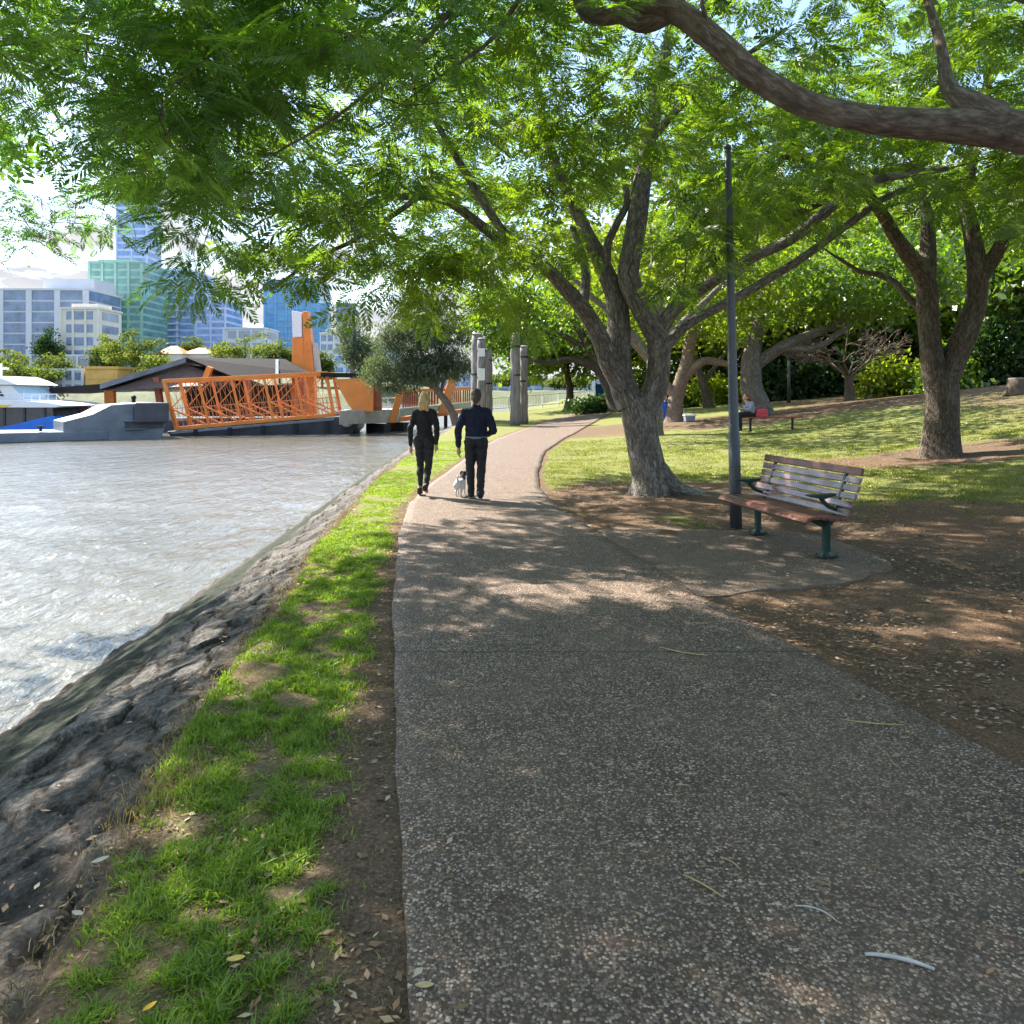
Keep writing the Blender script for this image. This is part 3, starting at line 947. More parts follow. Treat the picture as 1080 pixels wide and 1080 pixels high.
class Wood:
    """all the wood of one tree: limbs, boughs and twigs swept into one mesh"""
    def __init__(s):
        s.V, s.F, s.B = [], [], []
        s.nb = 0
        s.nodes = []           # x y z r dx dy dz

    def sweep(s, path, sides, rough=0.0, keep=True, seed=0, flare=0.0):
        p = np.asarray(path, float)
        n = len(p)
        d = np.gradient(p[:, :3], axis=0)
        d /= np.linalg.norm(d, axis=1)[:, None] + 1e-9
        ref = np.array([1.0, 0, 0]) if abs(d[0][0]) < 0.8 else np.array([0, 1.0, 0])
        A = np.zeros((n, 3)); Bv = np.zeros((n, 3))
        for i in range(n):
            a = ref - d[i] * ref.dot(d[i])
            a /= np.linalg.norm(a) + 1e-9
            ref = a
            A[i] = a; Bv[i] = np.cross(d[i], a)
        th = np.arange(sides) * 2 * PI / sides
        along = np.concatenate([[0], np.cumsum(np.linalg.norm(np.diff(p[:, :3], axis=0), axis=1))])
        r = np.repeat(p[:, 3:4], sides, 1)
        if rough > 0:
            T, AL = np.meshgrid(th, along)
            # ridged bark and slow swellings, seamless around the limb
            cx, cy = np.cos(T), np.sin(T)
            q = fbm(cx * 2.2 + AL * 0.5 + seed, cy * 2.2 + AL * 0.35 + seed * 3, 3 + seed, 3) - 0.5
            rr = np.abs(fbm(cx * 7 + AL * 1.1 + seed, cy * 7 - AL * 0.9, 7 + seed, 3) - 0.5) * 2
            r = r * (1 + rough * (0.55 * q)) + rough * 0.11 * (rr - 0.25) * np.minimum(r, 0.4)
        if flare > 0:
            T, AL = np.meshgrid(th, along)
            f = np.exp(-AL / 0.28)
            r = r * (1 + flare * f * (0.55 + 0.75 * np.maximum(0, np.cos(T * 2.5 + seed)) ** 2))
        P = p[:, None, :3] + A[:, None] * (np.cos(th)[None, :, None] * r[..., None]) + Bv[:, None] * (np.sin(th)[None, :, None] * r[..., None])
        bk = np.stack([np.cos(th)[None] * p[:, 3:4], np.sin(th)[None] * p[:, 3:4], np.repeat(along[:, None], sides, 1)], -1) + seed * 1.7
        i = np.arange(sides)
        F = []
        base = s.nb + np.arange(n - 1)[:, None] * sides
        F = np.stack([base + i, base + (i + 1) % sides, base + sides + (i + 1) % sides, base + sides + i], -1).reshape(-1, 4)
        s.V.append(P.reshape(-1, 3)); s.B.append(bk.reshape(-1, 3)); s.F.append(F)
        s.nb += n * sides
        if keep:
            s.nodes.append(np.concatenate([p[:, :4], d], 1))

    def limb(s, pts, sides=14, step=0.14, rough=0.35, seed=0, flare=0.0, wobble=0.0):
        q = catmull(pts, step)
        if wobble:
            t = np.arange(len(q)) * step
            for k in range(3):
                q[:, k] += wobble * (fbm(t * 1.3, t * 0 + 7.1 * k + seed, 5, 2) - .5) * np.minimum(1, t)
        s.sweep(q, sides, rough, True, seed, flare)

    def grow(s, targets, rng, root, rmax=0.05, up=0.25, sides=5):
        """reach every leaf cluster with a bough that leaves the nearest wood already there"""
        targets = np.asarray(targets)
        order = np.argsort(np.linalg.norm(targets - np.asarray(root), axis=1))
        nod = np.concatenate(s.nodes, 0)
        ends = []
        for t in targets[order]:
            dv = t - nod[:, :3]
            dist = np.linalg.norm(dv, axis=1)
            cosb = (dv * nod[:, 4:7]).sum(1) / (dist + 1e-6)
            cost = dist * (1.25 - 0.35 * cosb) + np.maximum(0, nod[:, 2] - t[2]) * 0.5 - 0.3 * np.minimum(nod[:, 3], 0.1) * 5
            cost = np.where(dist < 0.12, cost + 0.3, cost)
            j = int(np.argmin(cost))
            p0, r0, d0 = nod[j, :3], nod[j, 3], nod[j, 4:7]
            ln = dist[j]
            m = max(3, int(ln / 0.28) + 1)
            ctrl = p0 + d0 * ln * 0.38 + np.array([0, 0, up * ln * 0.5]) + rng.normal(0, 0.08, 3) * ln
            u = np.linspace(0, 1, m)[:, None]
            path = (1 - u) ** 2 * p0 + 2 * u * (1 - u) * ctrl + u ** 2 * t
            path[1:-1] += rng.normal(0, 0.035, (m - 2, 3)) * min(1, ln)
            ra = min(r0 * 0.75, rmax, 0.007 + 0.013 * ln)
            rad = np.linspace(ra, 0.005, m)
            q = np.concatenate([path, rad[:, None]], 1)
            dd = np.gradient(path, axis=0); dd /= np.linalg.norm(dd, axis=1)[:, None] + 1e-9
            s.sweep(q, sides if ra > 0.016 else 3, 0, False)
            nod = np.concatenate([nod, np.concatenate([q, dd], 1)[1:]], 0)
            ends.append(t)
        s.all_nodes = nod
        return np.array(ends)

    def build(s, name, material, root):
        V = np.concatenate(s.V) - np.array(root.location)
        me = np_mesh(name, V, np.concatenate(s.F))
        add_attr(me, 'bark', np.concatenate(s.B), 'FLOAT_VECTOR')
        return link_mesh(name, me, material, root)


def frond_template(pairs, plen, pw, droop=0.18, seed=1):
    """a feathered compound leaf along +x, one unit long: a quad per pinna"""
    r = np.random.default_rng(seed)
    Q = []
    for i in range(pairs):
        t = 0.10 + 0.88 * (i + 0.5) / pairs
        l = plen * (math.sin(PI * min(1, 0.22 + 0.80 * t)) * 0.75 + 0.3)
        z = -droop * t * t
        for sgn in (-1, 1):
            a = R(56 - 22 * t + r.normal(0, 6))
            dx, dy = math.cos(a), math.sin(a) * sgn
            nx, ny = -dy, dx
            tipz = z - 0.10 * l - abs(r.normal(0, 0.05)) * l
            b = np.array([t, 0, z])
            tip = b + np.array([dx * l, dy * l, tipz - z])
            mid = (b * 0.5 + tip * 0.5)
            w = pw * (0.85 + 0.3 * r.random())
            Q.append([b, mid + np.array([nx * w, ny * w, 0.012]), tip, mid - np.array([nx * w, ny * w, -0.012])])
    w = 0.008
    Q.append([np.array([0, -w, 0]), np.array([0, w, 0]), np.array([1, w * .4, -droop]), np.array([1, -w * .4, -droop])])
    return np.array(Q)


FINE = [frond_template(15, 0.27, 0.021, 0.20, k) for k in range(3)]
MED = [frond_template(9, 0.29, 0.036, 0.18, k) for k in range(3)]
ROUGH = [frond_template(5, 0.33, 0.07, 0.15, k) for k in range(3)]


class Leaves:
    def __init__(s):
        s.V, s.T = [], []

    def fronds(s, pos, direc, size, tint, templates, rng, roll=0.5):
        n = len(pos)
        d = direc / (np.linalg.norm(direc, axis=1)[:, None] + 1e-9)
        up = np.array([0, 0, 1.0]) + rng.normal(0, roll, (n, 3))
        sd = np.cross(up, d); sd /= np.linalg.norm(sd, axis=1)[:, None] + 1e-9
        up = np.cross(d, sd)
        Mx = np.stack([d, sd, up], -1)             # columns
        which = rng.integers(0, len(templates), n)
        for k, T in enumerate(templates):
            w = which == k
            if not w.any():
                continue
            v = np.einsum('nij,qvj->nqvi', Mx[w], T) * size[w][:, None, None, None] + pos[w][:, None, None, :]
            tt = tint[w][:, None] + rng.normal(0, 0.05, (w.sum(), len(T)))
            s.V.append(v.reshape(-1, 3).astype(np.float32)); s.T.append(np.repeat(tt.ravel(), 4).astype(np.float32))

    def cluster(s, centres, per, spread, size, rng, templates, flat=0.35, tint0=0.5, tvar=0.18, droop=-0.18, outward=None):
        c = np.repeat(np.asarray(centres), per, 0)
        n = len(c)
        a = rng.uniform(0, 2 * PI, n); rr = np.sqrt(rng.random(n)) * spread
        off = np.stack([np.cos(a) * rr, np.sin(a) * rr, rng.normal(0, spread * flat, n)], -1)
        direc = np.stack([np.cos(a), np.sin(a), np.zeros(n)], -1) * 0.8 + rng.normal(0, 0.45, (n, 3))
        direc[:, 2] = direc[:, 2] * 0.5 + droop
        if outward is not None:
            direc += outward
        ct = rng.normal(tint0, tvar * 0.7, len(centres))
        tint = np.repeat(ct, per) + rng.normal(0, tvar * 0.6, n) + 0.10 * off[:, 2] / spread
        sz = size * rng.uniform(0.7, 1.2, n)
        s.fronds(c + off * 0.8, direc, sz, tint, templates, rng)

    def quads(s, pos, size, tint, rng, normal_up=0.5, elong=1.5, hang=0.0):
        """plain leaf-sized faces for trees far away"""
        n = len(pos)
        d = rng.normal(0, 1, (n, 3)); d[:, 2] = d[:, 2] * (1 - hang) - hang * 2
        d /= np.linalg.norm(d, axis=1)[:, None]
        nn = rng.normal(0, 1, (n, 3)); nn[:, 2] += normal_up * 2
        sd = np.cross(nn, d); sd /= np.linalg.norm(sd, axis=1)[:, None] + 1e-9
        V = np.stack([pos - d * (size * elong / 2)[:, None], pos + sd * (size / 2)[:, None], pos + d * (size * elong / 2)[:, None], pos - sd * (size / 2)[:, None]], 1)
        s.V.append(V.reshape(-1, 3).astype(np.float32)); s.T.append(np.repeat(tint, 4).astype(np.float32))

    def build(s, name, material, root):
        V = np.concatenate(s.V) - np.array(root.location, dtype=np.float32)
        me = np_mesh(name, V, np.arange(len(V)).reshape(-1, 4), False)
        add_attr(me, 'tint', np.clip(np.concatenate(s.T), 0, 1))
        return link_mesh(name, me, material, root)


def pxy(p):
    """where points of the place fall in the photograph (used to shape crowns, in photograph pixels)"""
    y = np.maximum(p[:, 1], 0.3)
    return CX + FPX * p[:, 0] / y, HY - FPX * (p[:, 2] - CAM_H) / y


# height of the crowns' lower edge as it shows: kept as a drooping rim in space
_rx = [-400, 0, 60, 130, 180, 215, 260, 320, 380, 430, 480, 520, 560, 620, 680, 730, 800, 870, 930, 1000, 1080, 1500]
_ry = [150, 205, 205, 190, 240, 245, 225, 250, 285, 320, 325, 290, 240, 235, 225, 300, 290, 250, 230, 230, 250, 250]
def rim(px): return np.interp(px, _rx, _ry)


def near_tree():
    """the tree at the right edge whose bough hangs over the path"""
    rng = np.random.default_rng(5)
    root = empty('jacaranda_tree', (5.6, 5.0, float(H(5.6, 5.0))), 0,
                 'near tree with a thick bare bough arching in from the right edge over the path', 'tree', 'feathery leaved shade trees')
    w = Wood()
    w.limb([(5.6, 5.0, -0.2, .42), (5.55, 5.05, 1.0, .36), (5.4, 5.2, 2.1, .34), (5.1, 5.4, 3.0, .27)], 26, .08, .3, 1, .5)
    b = [(5.3, 5.3, 2.5, .22), (4.7, 5.7, 3.45, .19)]
    for px, py, Y, wd in ((1072, 138, 6.0, 42), (1035, 134, 6.03, 38), (990, 131, 6.06, 33), (950, 129, 6.1, 31), (910, 124, 6.15, 29), (855, 111, 6.25, 28), (800, 82, 6.35, 28), (757, 45, 6.45, 27), (720, 16, 6.55, 26), (690, 2, 6.6, 26)):
        p = at(px, py, Y); b.append((p[0], p[1], p[2], wd / 2 / FPX * Y))
    b2 = list(b)
    for px, py, Y, wd in ((640, -14, 6.7, 24), (560, -22, 6.8, 22), (470, -42, 6.9, 20), (330, -75, 7.1, 15), (150, -110, 7.4, 11), (-120, -130, 8.0, 7)):
        p = at(px, py, Y); b2.append((p[0], p[1], p[2], wd / 2 / FPX * Y))
    w.limb(b2, 22, .07, .42, 2)
    # the short fork that turns back towards the trunk of the next tree
    f = [at(712, 8, 6.58), at(680, 22, 6.75), at(655, 14, 6.95), at(628, 18, 7.1), at(612, 2, 7.3), at(600, -60, 7.6)]
    w.limb([(p[0], p[1], p[2], r) for p, r in zip(f, (.10, .105, .095, .08, .07, .05))], 16, .06, .45, 3)
    # knuckle near the right edge and its upward shoot
    f = [at(1052, 126, 6.02), at(1020, 108, 6.05), at(1000, 90, 6.2), at(990, 40, 6.5), at(960, -60, 7.0)]
    w.limb([(p[0], p[1], p[2], r) for p, r in zip(f, (.14, .10, .06, .04, .025))], 14, .06, .4, 4)
    w.limb([(5.2, 5.35, 2.7, .2), (4.6, 4.2, 4.5, .15), (2.6, 3.0, 5.9, .11), (-0.4, 2.6, 6.7, .08), (-3.2, 3.2, 7.0, .05), (-6, 4.4, 7.2, .045), (-9, 6.5, 7.0, .03), (-11.5, 9, 6.6, .015)], 12, .2, .3, 5)
    w.limb([(5.1, 5.4, 3.0, .2), (5.5, 6.5, 4.6, .15), (5.2, 8.0, 6.0, .1), (4.2, 9.4, 7.0, .06)], 12, .2, .3, 6)
    # twigs that come down into the frame from the bough overhead
    for pts in ([(500, -20, 6.8), (460, 30, 6.6), (400, 85, 6.4), (340, 132, 6.3), (290, 160, 6.2)], [(470, -40, 6.9), (420, 5, 6.6), (350, 50, 6.4), (290, 60, 6.3)],
                [(560, -20, 6.8), (520, 40, 6.8), (480, 70, 6.9), (440, 96, 7.0)], [(140, -110, 7.4), (90, 10, 7.2), (50, 44, 7.2), (-40, 48, 7.3)]):
        q = [at(*p) for p in pts]
        w.limb([(p[0], p[1], p[2], r) for p, r in zip(q, np.linspace(.026, .008, len(q)))], 7, .12, 0.1, 8, wobble=.12)
    # clusters seen at the top left
    C = []
    while len(C) < 145:
        Y = rng.uniform(5.2, 9.0)
        px = rng.uniform(-30, 530) if rng.random() < 0.9 else rng.uniform(530, 800)
        top = -140
        py = rng.uniform(top, rim(px) - 45)
        if px > 500 and py > 40: continue
        if px < 140 and py > 60 and rng.random() < 0.75: continue
        if rng.random() < 0.5 * sstep(380, 520, px): continue
        C.append(at(px, py, Y))
    # the hanging spray in front of the towers
    for px, py, Y in ((205, 235, 6.6), (206, 285, 6.55), (230, 215, 6.8), (250, 180, 6.6), (180, 195, 6.9), (160, 170, 6.7)):
        C.append(at(px, py, Y))
    nc = len(C)
    for _ in range(62):      # finer sprays farther out over the water, against the sky
        px = rng.uniform(-40, 175)
        C.append(at(px, rng.uniform(95, 262 - 0.16 * abs(px - 20)), rng.uniform(8.6, 11.5)))
    C = np.array(C)
    # roof of leaves above the frame: it shades the path and the bank
    D = []
    while len(D) < 195:
        p = np.array([rng.uniform(-9.5, 5.0), rng.uniform(-1.5, 11), 0])
        p[2] = 5.6 + 1.6 * (1 - ((p[0] + 2) / 8) ** 2) + rng.uniform(-0.6, 0.8) + 0.1 * abs(p[1] - 5)
        x, y = pxy(p[None])
        if p[1] > 1 and y[0] > -40 and 0 < x[0] < 1080: continue
        D.append(p)
    while len(D) < 245:      # crown's outer side over the river, added unseen to shade the bank
        p = np.array([rng.uniform(-13.5, -6.5), rng.uniform(3.5, 13.5), rng.uniform(4.8, 6.2)])
        x, y = pxy(p[None])
        if x[0] > -25: continue
        D.append(p)
    D = np.array(D)
    w.grow(np.concatenate([C, D]), rng, (5, 5.4, 3), 0.045, 0.1)
    w.build('trunk', M['bark_limb'], root)
    lv = Leaves()
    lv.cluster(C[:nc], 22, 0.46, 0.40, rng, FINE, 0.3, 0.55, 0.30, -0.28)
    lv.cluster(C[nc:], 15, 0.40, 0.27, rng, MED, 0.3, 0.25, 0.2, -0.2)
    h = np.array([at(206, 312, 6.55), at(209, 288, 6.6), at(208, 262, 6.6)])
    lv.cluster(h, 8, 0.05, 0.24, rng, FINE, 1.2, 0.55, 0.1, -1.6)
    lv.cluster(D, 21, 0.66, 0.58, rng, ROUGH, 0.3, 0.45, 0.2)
    lv.build('crown', M['leaf_near'], root)


def path_tree():
    """the forked tree beside the path"""
    rng = np.random.default_rng(21)
    gx, gy = TREE_A
    root = empty('jacaranda_tree', (gx, gy, float(H(gx, gy))), 0, 'large forked tree beside the path, its rough trunk splitting into leaning stems', 'tree', 'feathery leaved shade trees')
    w = Wood()
    def W(seq): return [(*at(px, py, Y), wd * .88 / 2 / FPX * Y) for px, py, Y, wd in seq]
    w.limb([(gx + .03, gy, -0.15, .34), (gx + .03, gy, .12, .33), *W([(685, 500, 13, 41), (682, 485, 13, 40), (677, 458, 13, 39), (674, 436, 13, 42), (671, 420, 13, 38)])], 44, .06, .3, 1, .36)
    # buttress root that runs to the right
    w.limb([(gx + .12, gy - .08, .42, .18), (gx + .42, gy - .18, .10, .14), (gx + .8, gy - .26, -.01, .10), (gx + 1.4, gy - .32, -.07, .06)], 14, .07, .3, 2)
    # right stem
    w.limb(W([(679, 432, 13, 34), (690, 412, 12.95, 30), (695, 386, 12.9, 27), (694, 358, 12.9, 28), (683, 335, 12.9, 28), (670, 310, 12.95, 27), (663, 290, 13.0, 26), (667, 262, 13.0, 25), (672, 231, 13.1, 24), (677, 195, 13.2, 21), (684, 150, 13.3, 18), (695, 95, 13.4, 15), (706, 30, 13.6, 11), (712, -60, 13.8, 7)]), 30, .07, .34, 4)
    # middle stem
    w.limb(W([(666, 428, 13, 34), (656, 402, 13.05, 31), (652, 376, 13.1, 30), (653, 345, 13.15, 28), (650, 316, 13.2, 25), (639, 288, 13.25, 22), (628, 264, 13.3, 19), (618, 244, 13.35, 16), (600, 205, 13.45, 13), (580, 155, 13.5, 11), (566, 90, 13.6, 9), (556, 10, 13.8, 6)]), 26, .07, .36, 5)
    w.limb(W([(640, 286, 13.2, 11), (641, 258, 13.1, 10), (651, 235, 13.1, 9), (661, 212, 13.2, 8), (655, 170, 13.3, 6)]), 10, .09, .3, 13)
    # left bough
    w.limb(W([(657, 408, 12.95, 26), (643, 384, 12.85, 25), (632, 355, 12.75, 22), (616, 327, 12.6, 20), (597, 305, 12.4, 18), (580, 287, 12.15, 16), (560, 271, 11.9, 14), (528, 254, 11.6, 13), (500, 232, 11.3, 12), (470, 212, 11.0, 10), (430, 207, 10.8, 8.5), (390, 212, 10.6, 7), (350, 222, 10.5, 5)]), 18, .08, .38, 6)
    w.limb(W([(545, 262, 11.75, 11), (515, 222, 11.7, 10), (485, 172, 11.9, 9), (455, 120, 12.0, 7), (420, 50, 12.2, 5)]), 12, .1, .35, 7)
    w.limb(W([(614, 324, 12.6, 13), (618, 290, 12.9, 11), (612, 262, 13.3, 9), (604, 240, 13.6, 8)]), 10, .1, .35, 8)
    # boughs to the right, two nearly side by side
    w.limb(W([(692, 362, 12.9, 18), (700, 342, 12.9, 18), (714, 323, 12.8, 17), (737, 306, 12.7, 16), (762, 290, 12.5, 15), (797, 270, 12.4, 14), (835, 252, 12.2, 13), (872, 222, 12.0, 13), (905, 196, 11.9, 12), (950, 185, 11.8, 9), (1000, 178, 11.7, 6)]), 16, .1, .36, 9)
    w.limb(W([(696, 380, 12.9, 15), (709, 357, 13.0, 13), (731, 338, 13.2, 12), (780, 312, 13.5, 11), (840, 276, 13.8, 10), (890, 240, 14.0, 10), (935, 208, 14.2, 8), (985, 190, 14.5, 6)]), 14, .1, .36, 10)
    w.limb(W([(684, 150, 13.3, 12), (720, 110, 13.0, 9), (770, 70, 12.6, 7), (830, 30, 12.3, 5)]), 10, .12, .3, 11)
    w.limb(W([(440, 209, 10.8, 7), (400, 236, 10.5, 6), (350, 262, 10.3, 5), (300, 290, 10.2, 3.6), (280, 305, 10.2, 2.5)]), 8, .1, .3, 12, wobble=.25)
    C = []
    tries = 0
    while len(C) < 440 and tries < 90000:
        tries += 1
        a = rng.uniform(0, 2 * PI); rr = math.sqrt(rng.random())
        x = gx - 0.6 + math.cos(a) * rr * 7.8; y = gy - 0.3 + math.sin(a) * rr * 6.8
        zt = 10.2 - 4.0 * rr * rr
        zb = 5.0 - 2.2 * rr * rr
        z = zb + (zt - zb) * rng.random() ** 0.9
        p = np.array([x, y, z])
        px, py = pxy(p[None]); px, py = px[0], py[0]
        if py > rim(px) - 25: continue
        if y < 7.5: continue
        # keep the forked stems in view
        if y < 13.0 and 560 < px < 740 and py > 170 and rng.random() < 0.86: continue
        if y < 12.5 and 735 < px < 800 and 110 < py and rng.random() < 0.6: continue
        if 560 < px < 1080 and py < 90 and rng.random() < 0.35: continue
        C.append(p)
    C = np.array(C)
    # rim sprays over the water's edge, tint raised to imitate backlight
    low = np.array([at(rng.uniform(395, 560), rng.uniform(255, 345), rng.uniform(9.6, 12.5)) for _ in range(34)])
    lx, ly = pxy(low)
    low = low[(ly < 300) | (np.abs(lx - 437) < 13) | (lx > 500)]
    # sprays that hang across the upper stems and beside the pole
    hang = np.array([at(rng.uniform(a, b), rng.uniform(c, d), rng.uniform(9.2, 11.0)) for a, b, c, d, k in ((560, 640, 110, 270, 15), (640, 720, 60, 170, 9), (700, 775, 170, 325, 13), (800, 900, 130, 250, 10), (235, 330, 215, 300, 13), (330, 430, 225, 318, 15), (430, 520, 240, 330, 8)) for _ in range(k)])
    w.grow(np.concatenate([C, low, hang]), rng, (gx, gy, 3), 0.05, 0.15)
    w.build('trunk', M['bark'], root)
    lv = Leaves()
    nearer = C[:, 1] < 12.0
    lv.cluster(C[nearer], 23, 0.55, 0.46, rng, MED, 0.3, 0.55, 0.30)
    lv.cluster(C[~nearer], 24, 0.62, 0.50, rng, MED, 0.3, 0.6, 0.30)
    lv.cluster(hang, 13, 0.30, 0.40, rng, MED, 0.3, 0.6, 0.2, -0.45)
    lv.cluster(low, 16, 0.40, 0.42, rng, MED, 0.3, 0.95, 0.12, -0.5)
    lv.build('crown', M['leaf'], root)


def lawn_tree():
    """the tree on the rise at the right"""
    rng = np.random.default_rng(33)
    gx, gy = TREE_C
    z0 = float(H(gx, gy))
    root = empty('jacaranda_tree', (gx, gy, z0), 0, 'dark rough tree on the rising lawn forking low into two upright stems', 'tree', 'feathery leaved shade trees')
    w = Wood()
    def W(seq): return [(*at(px, py, Y), wd * .84 / 2 / FPX * Y) for px, py, Y, wd in seq]
    w.limb([(gx + .05, gy, z0 - .15, .38), (gx + .05, gy, z0 + .1, .36), *W([(993, 455, 16, 41), (994, 430, 16, 39), (993, 408, 16, 40), (994, 392, 16, 38)])], 40, .06, .32, 1, .42)
    w.limb(W([(988, 408, 16, 30), (983, 378, 16, 27), (980, 345, 16, 25), (978, 305, 16, 25), (972, 286, 16, 23), (957, 267, 15.9, 20), (943, 247, 15.8, 17), (931, 226, 15.7, 15), (914, 203, 15.4, 13), (905, 188, 15.2, 12), (870, 172, 14.8, 9), (820, 165, 14.4, 6)]), 22, .08, .34, 2)
    w.limb(W([(978, 300, 16, 21), (979, 262, 16.2, 19), (978, 230, 16.3, 15), (971, 198, 16.4, 12), (970, 170, 16.5, 11), (985, 120, 16.7, 9), (1000, 40, 17, 6)]), 14, .1, .34, 3)
    w.limb(W([(1000, 396, 16, 30), (1010, 370, 15.9, 29), (1019, 350, 15.8, 28), (1029, 318, 15.8, 25), (1031, 285, 15.8, 24), (1025, 245, 15.8, 20), (1018, 210, 15.9, 18), (1023, 172, 16, 17), (1036, 120, 16.2, 13), (1050, 40, 16.5, 8)]), 24, .08, .34, 4)
    w.limb(W([(1033, 296, 15.8, 19), (1051, 267, 15.6, 17), (1066, 237, 15.4, 15), (1082, 217, 15.2, 13), (1120, 180, 15, 10), (1180, 120, 14.6, 6)]), 16, .1, .34, 5)
    w.limb(W([(1018, 208, 15.9, 13), (985, 186, 15.6, 12), (950, 178, 15.3, 12), (915, 186, 15.0, 11), (870, 212, 14.6, 8), (820, 235, 14.4, 5)]), 14, .1, .34, 6)
    w.limb(W([(985, 340, 16.2, 10), (955, 312, 16.6, 9), (930, 292, 17, 8), (905, 285, 17.3, 6), (880, 270, 17.6, 4)]), 8, .1, .3, 7, wobble=.2)
    C = []
    while len(C) < 290:
        a = rng.uniform(0, 2 * PI); rr = math.sqrt(rng.random())
        x = gx + 0.5 + math.cos(a) * rr * 6.8; y = gy + math.sin(a) * rr * 6.0
        z = (4.9 - 0.8 * rr * rr) + (5.6 - 3.0 * rr * rr) * rng.random()
        p = np.array([x, y, z])
        px, py = pxy(p[None]); px, py = px[0], py[0]
        if py > 232 + (40 if px > 1060 else 0): continue
        if y < 16 and 890 < px < 1075 and py > 105 and rng.random() < 0.9: continue
        if py < 90 and rng.random() < 0.35: continue
        C.append(p)
    C = np.array(C)
    w.grow(C, rng, (gx, gy, 3.5), 0.05, 0.15)
    w.build('trunk', M['bark_dark'], root)
    lv = Leaves()
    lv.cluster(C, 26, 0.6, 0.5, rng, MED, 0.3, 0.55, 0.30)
    lv.build('crown', M['leaf'], root)


def park_tree(base, stems, crown, n, per, leafsize, material, bark, label, seed, group='park trees beyond the lawn', name='park_tree', tint0=0.5, elong=1.6, hang=0.0, spread=0.9, hollow=0.35, flat=0.55, cut=None):
    """a tree standing farther off: traced stems, boughs grown to its leaf clumps, leaf-sized faces"""
    rng = np.random.default_rng(seed)
    z0 = float(H(base[0], base[1])) if base[2] is None else base[2]
    root = empty(name, (base[0], base[1], z0), 0, label, 'tree', group)
    w = Wood()
    for i, s in enumerate(stems):
        w.limb([(base[0] + p[0], base[1] + p[1], z0 + p[2], p[3]) for p in s], 12, .2, .35, seed + i, 0.5 if i == 0 else 0.0, wobble=.12)
    C = []
    t = 0
    while len(C) < n and t < n * 300:
        t += 1
        c = crown[rng.integers(0, len(crown))]
        v = rng.normal(0, 1, 3); v /= np.linalg.norm(v)
        v *= (hollow + (1 - hollow) * rng.random()) ** 0.6
        p = np.array([base[0] + c[0] + v[0] * c[3], base[1] + c[1] + v[1] * c[4], z0 + c[2] + v[2] * c[5]])
        if cut is not None and not cut(p): continue
        C.append(p)
    C = np.array(C)
    w.grow(C, rng, (base[0], base[1], z0 + 2), 0.09, 0.15, 4)
    w.build('trunk', bark, root)
    lv = Leaves()
    m = len(C) * per
    c = np.repeat(C, per, 0)
    off = rng.normal(0, 1, (m, 3)) * np.array([spread, spread, spread * flat]) * 0.5
    ct = np.repeat(rng.normal(tint0, 0.16, len(C)), per)
    lv.quads(c + off, leafsize * rng.uniform(0.6, 1.3, m), ct + rng.normal(0, 0.13, m) + 0.12 * off[:, 2] / spread, rng, 0.5, elong, hang)
    lv.build('crown', material, root)
    return root


def bush(x, y, rx, ry, rz, n, leaf, material, label, seed, tint0=0.5, name='shrub', group=None, cat='shrub', elong=1.8):
    rng = np.random.default_rng(seed)
    z0 = float(H(x, y)) - 0.05
    root = empty(name, (x, y, z0), 0, label, cat, group)
    w = Wood()
    for i in range(5):
        a = rng.uniform(0, 2 * PI)
        w.limb([(x + .1 * math.cos(a), y + .1 * math.sin(a), z0 - .05, .03), (x + rx * .35 * math.cos(a), y + ry * .35 * math.sin(a), z0 + rz * .5, .02), (x + rx * .6 * math.cos(a), y + ry * .6 * math.sin(a), z0 + rz * .9, .008)], 5, .2, 0, i)
    w.build('stem', M['bark_dark'], root)
    k = max(6, n // 45)
    lump = rng.normal(0, 1, (k, 3)); lump /= np.linalg.norm(lump, axis=1)[:, None]
    lump *= rng.uniform(0.45, 1.0, (k, 1))
    lump[:, 2] = np.abs(lump[:, 2])
    lump = lump * np.array([rx, ry, rz]) * 0.85 + np.array([x, y, z0 + 0.08])
    c = np.repeat(lump, n // k, 0)
    off = rng.normal(0, 1, c.shape) * np.array([rx, ry, rz]) * 0.22
    p = c + off
    p[:, 2] = np.maximum(p[:, 2], z0 + 0.03)
    lv = Leaves()
    lv.quads(p, leaf * rng.uniform(0.6, 1.3, len(p)), np.repeat(rng.normal(tint0, 0.15, k), n // k) + rng.normal(0, 0.12, len(p)), rng, 0.6, elong)
    lv.build('foliage', material, root)
    return root


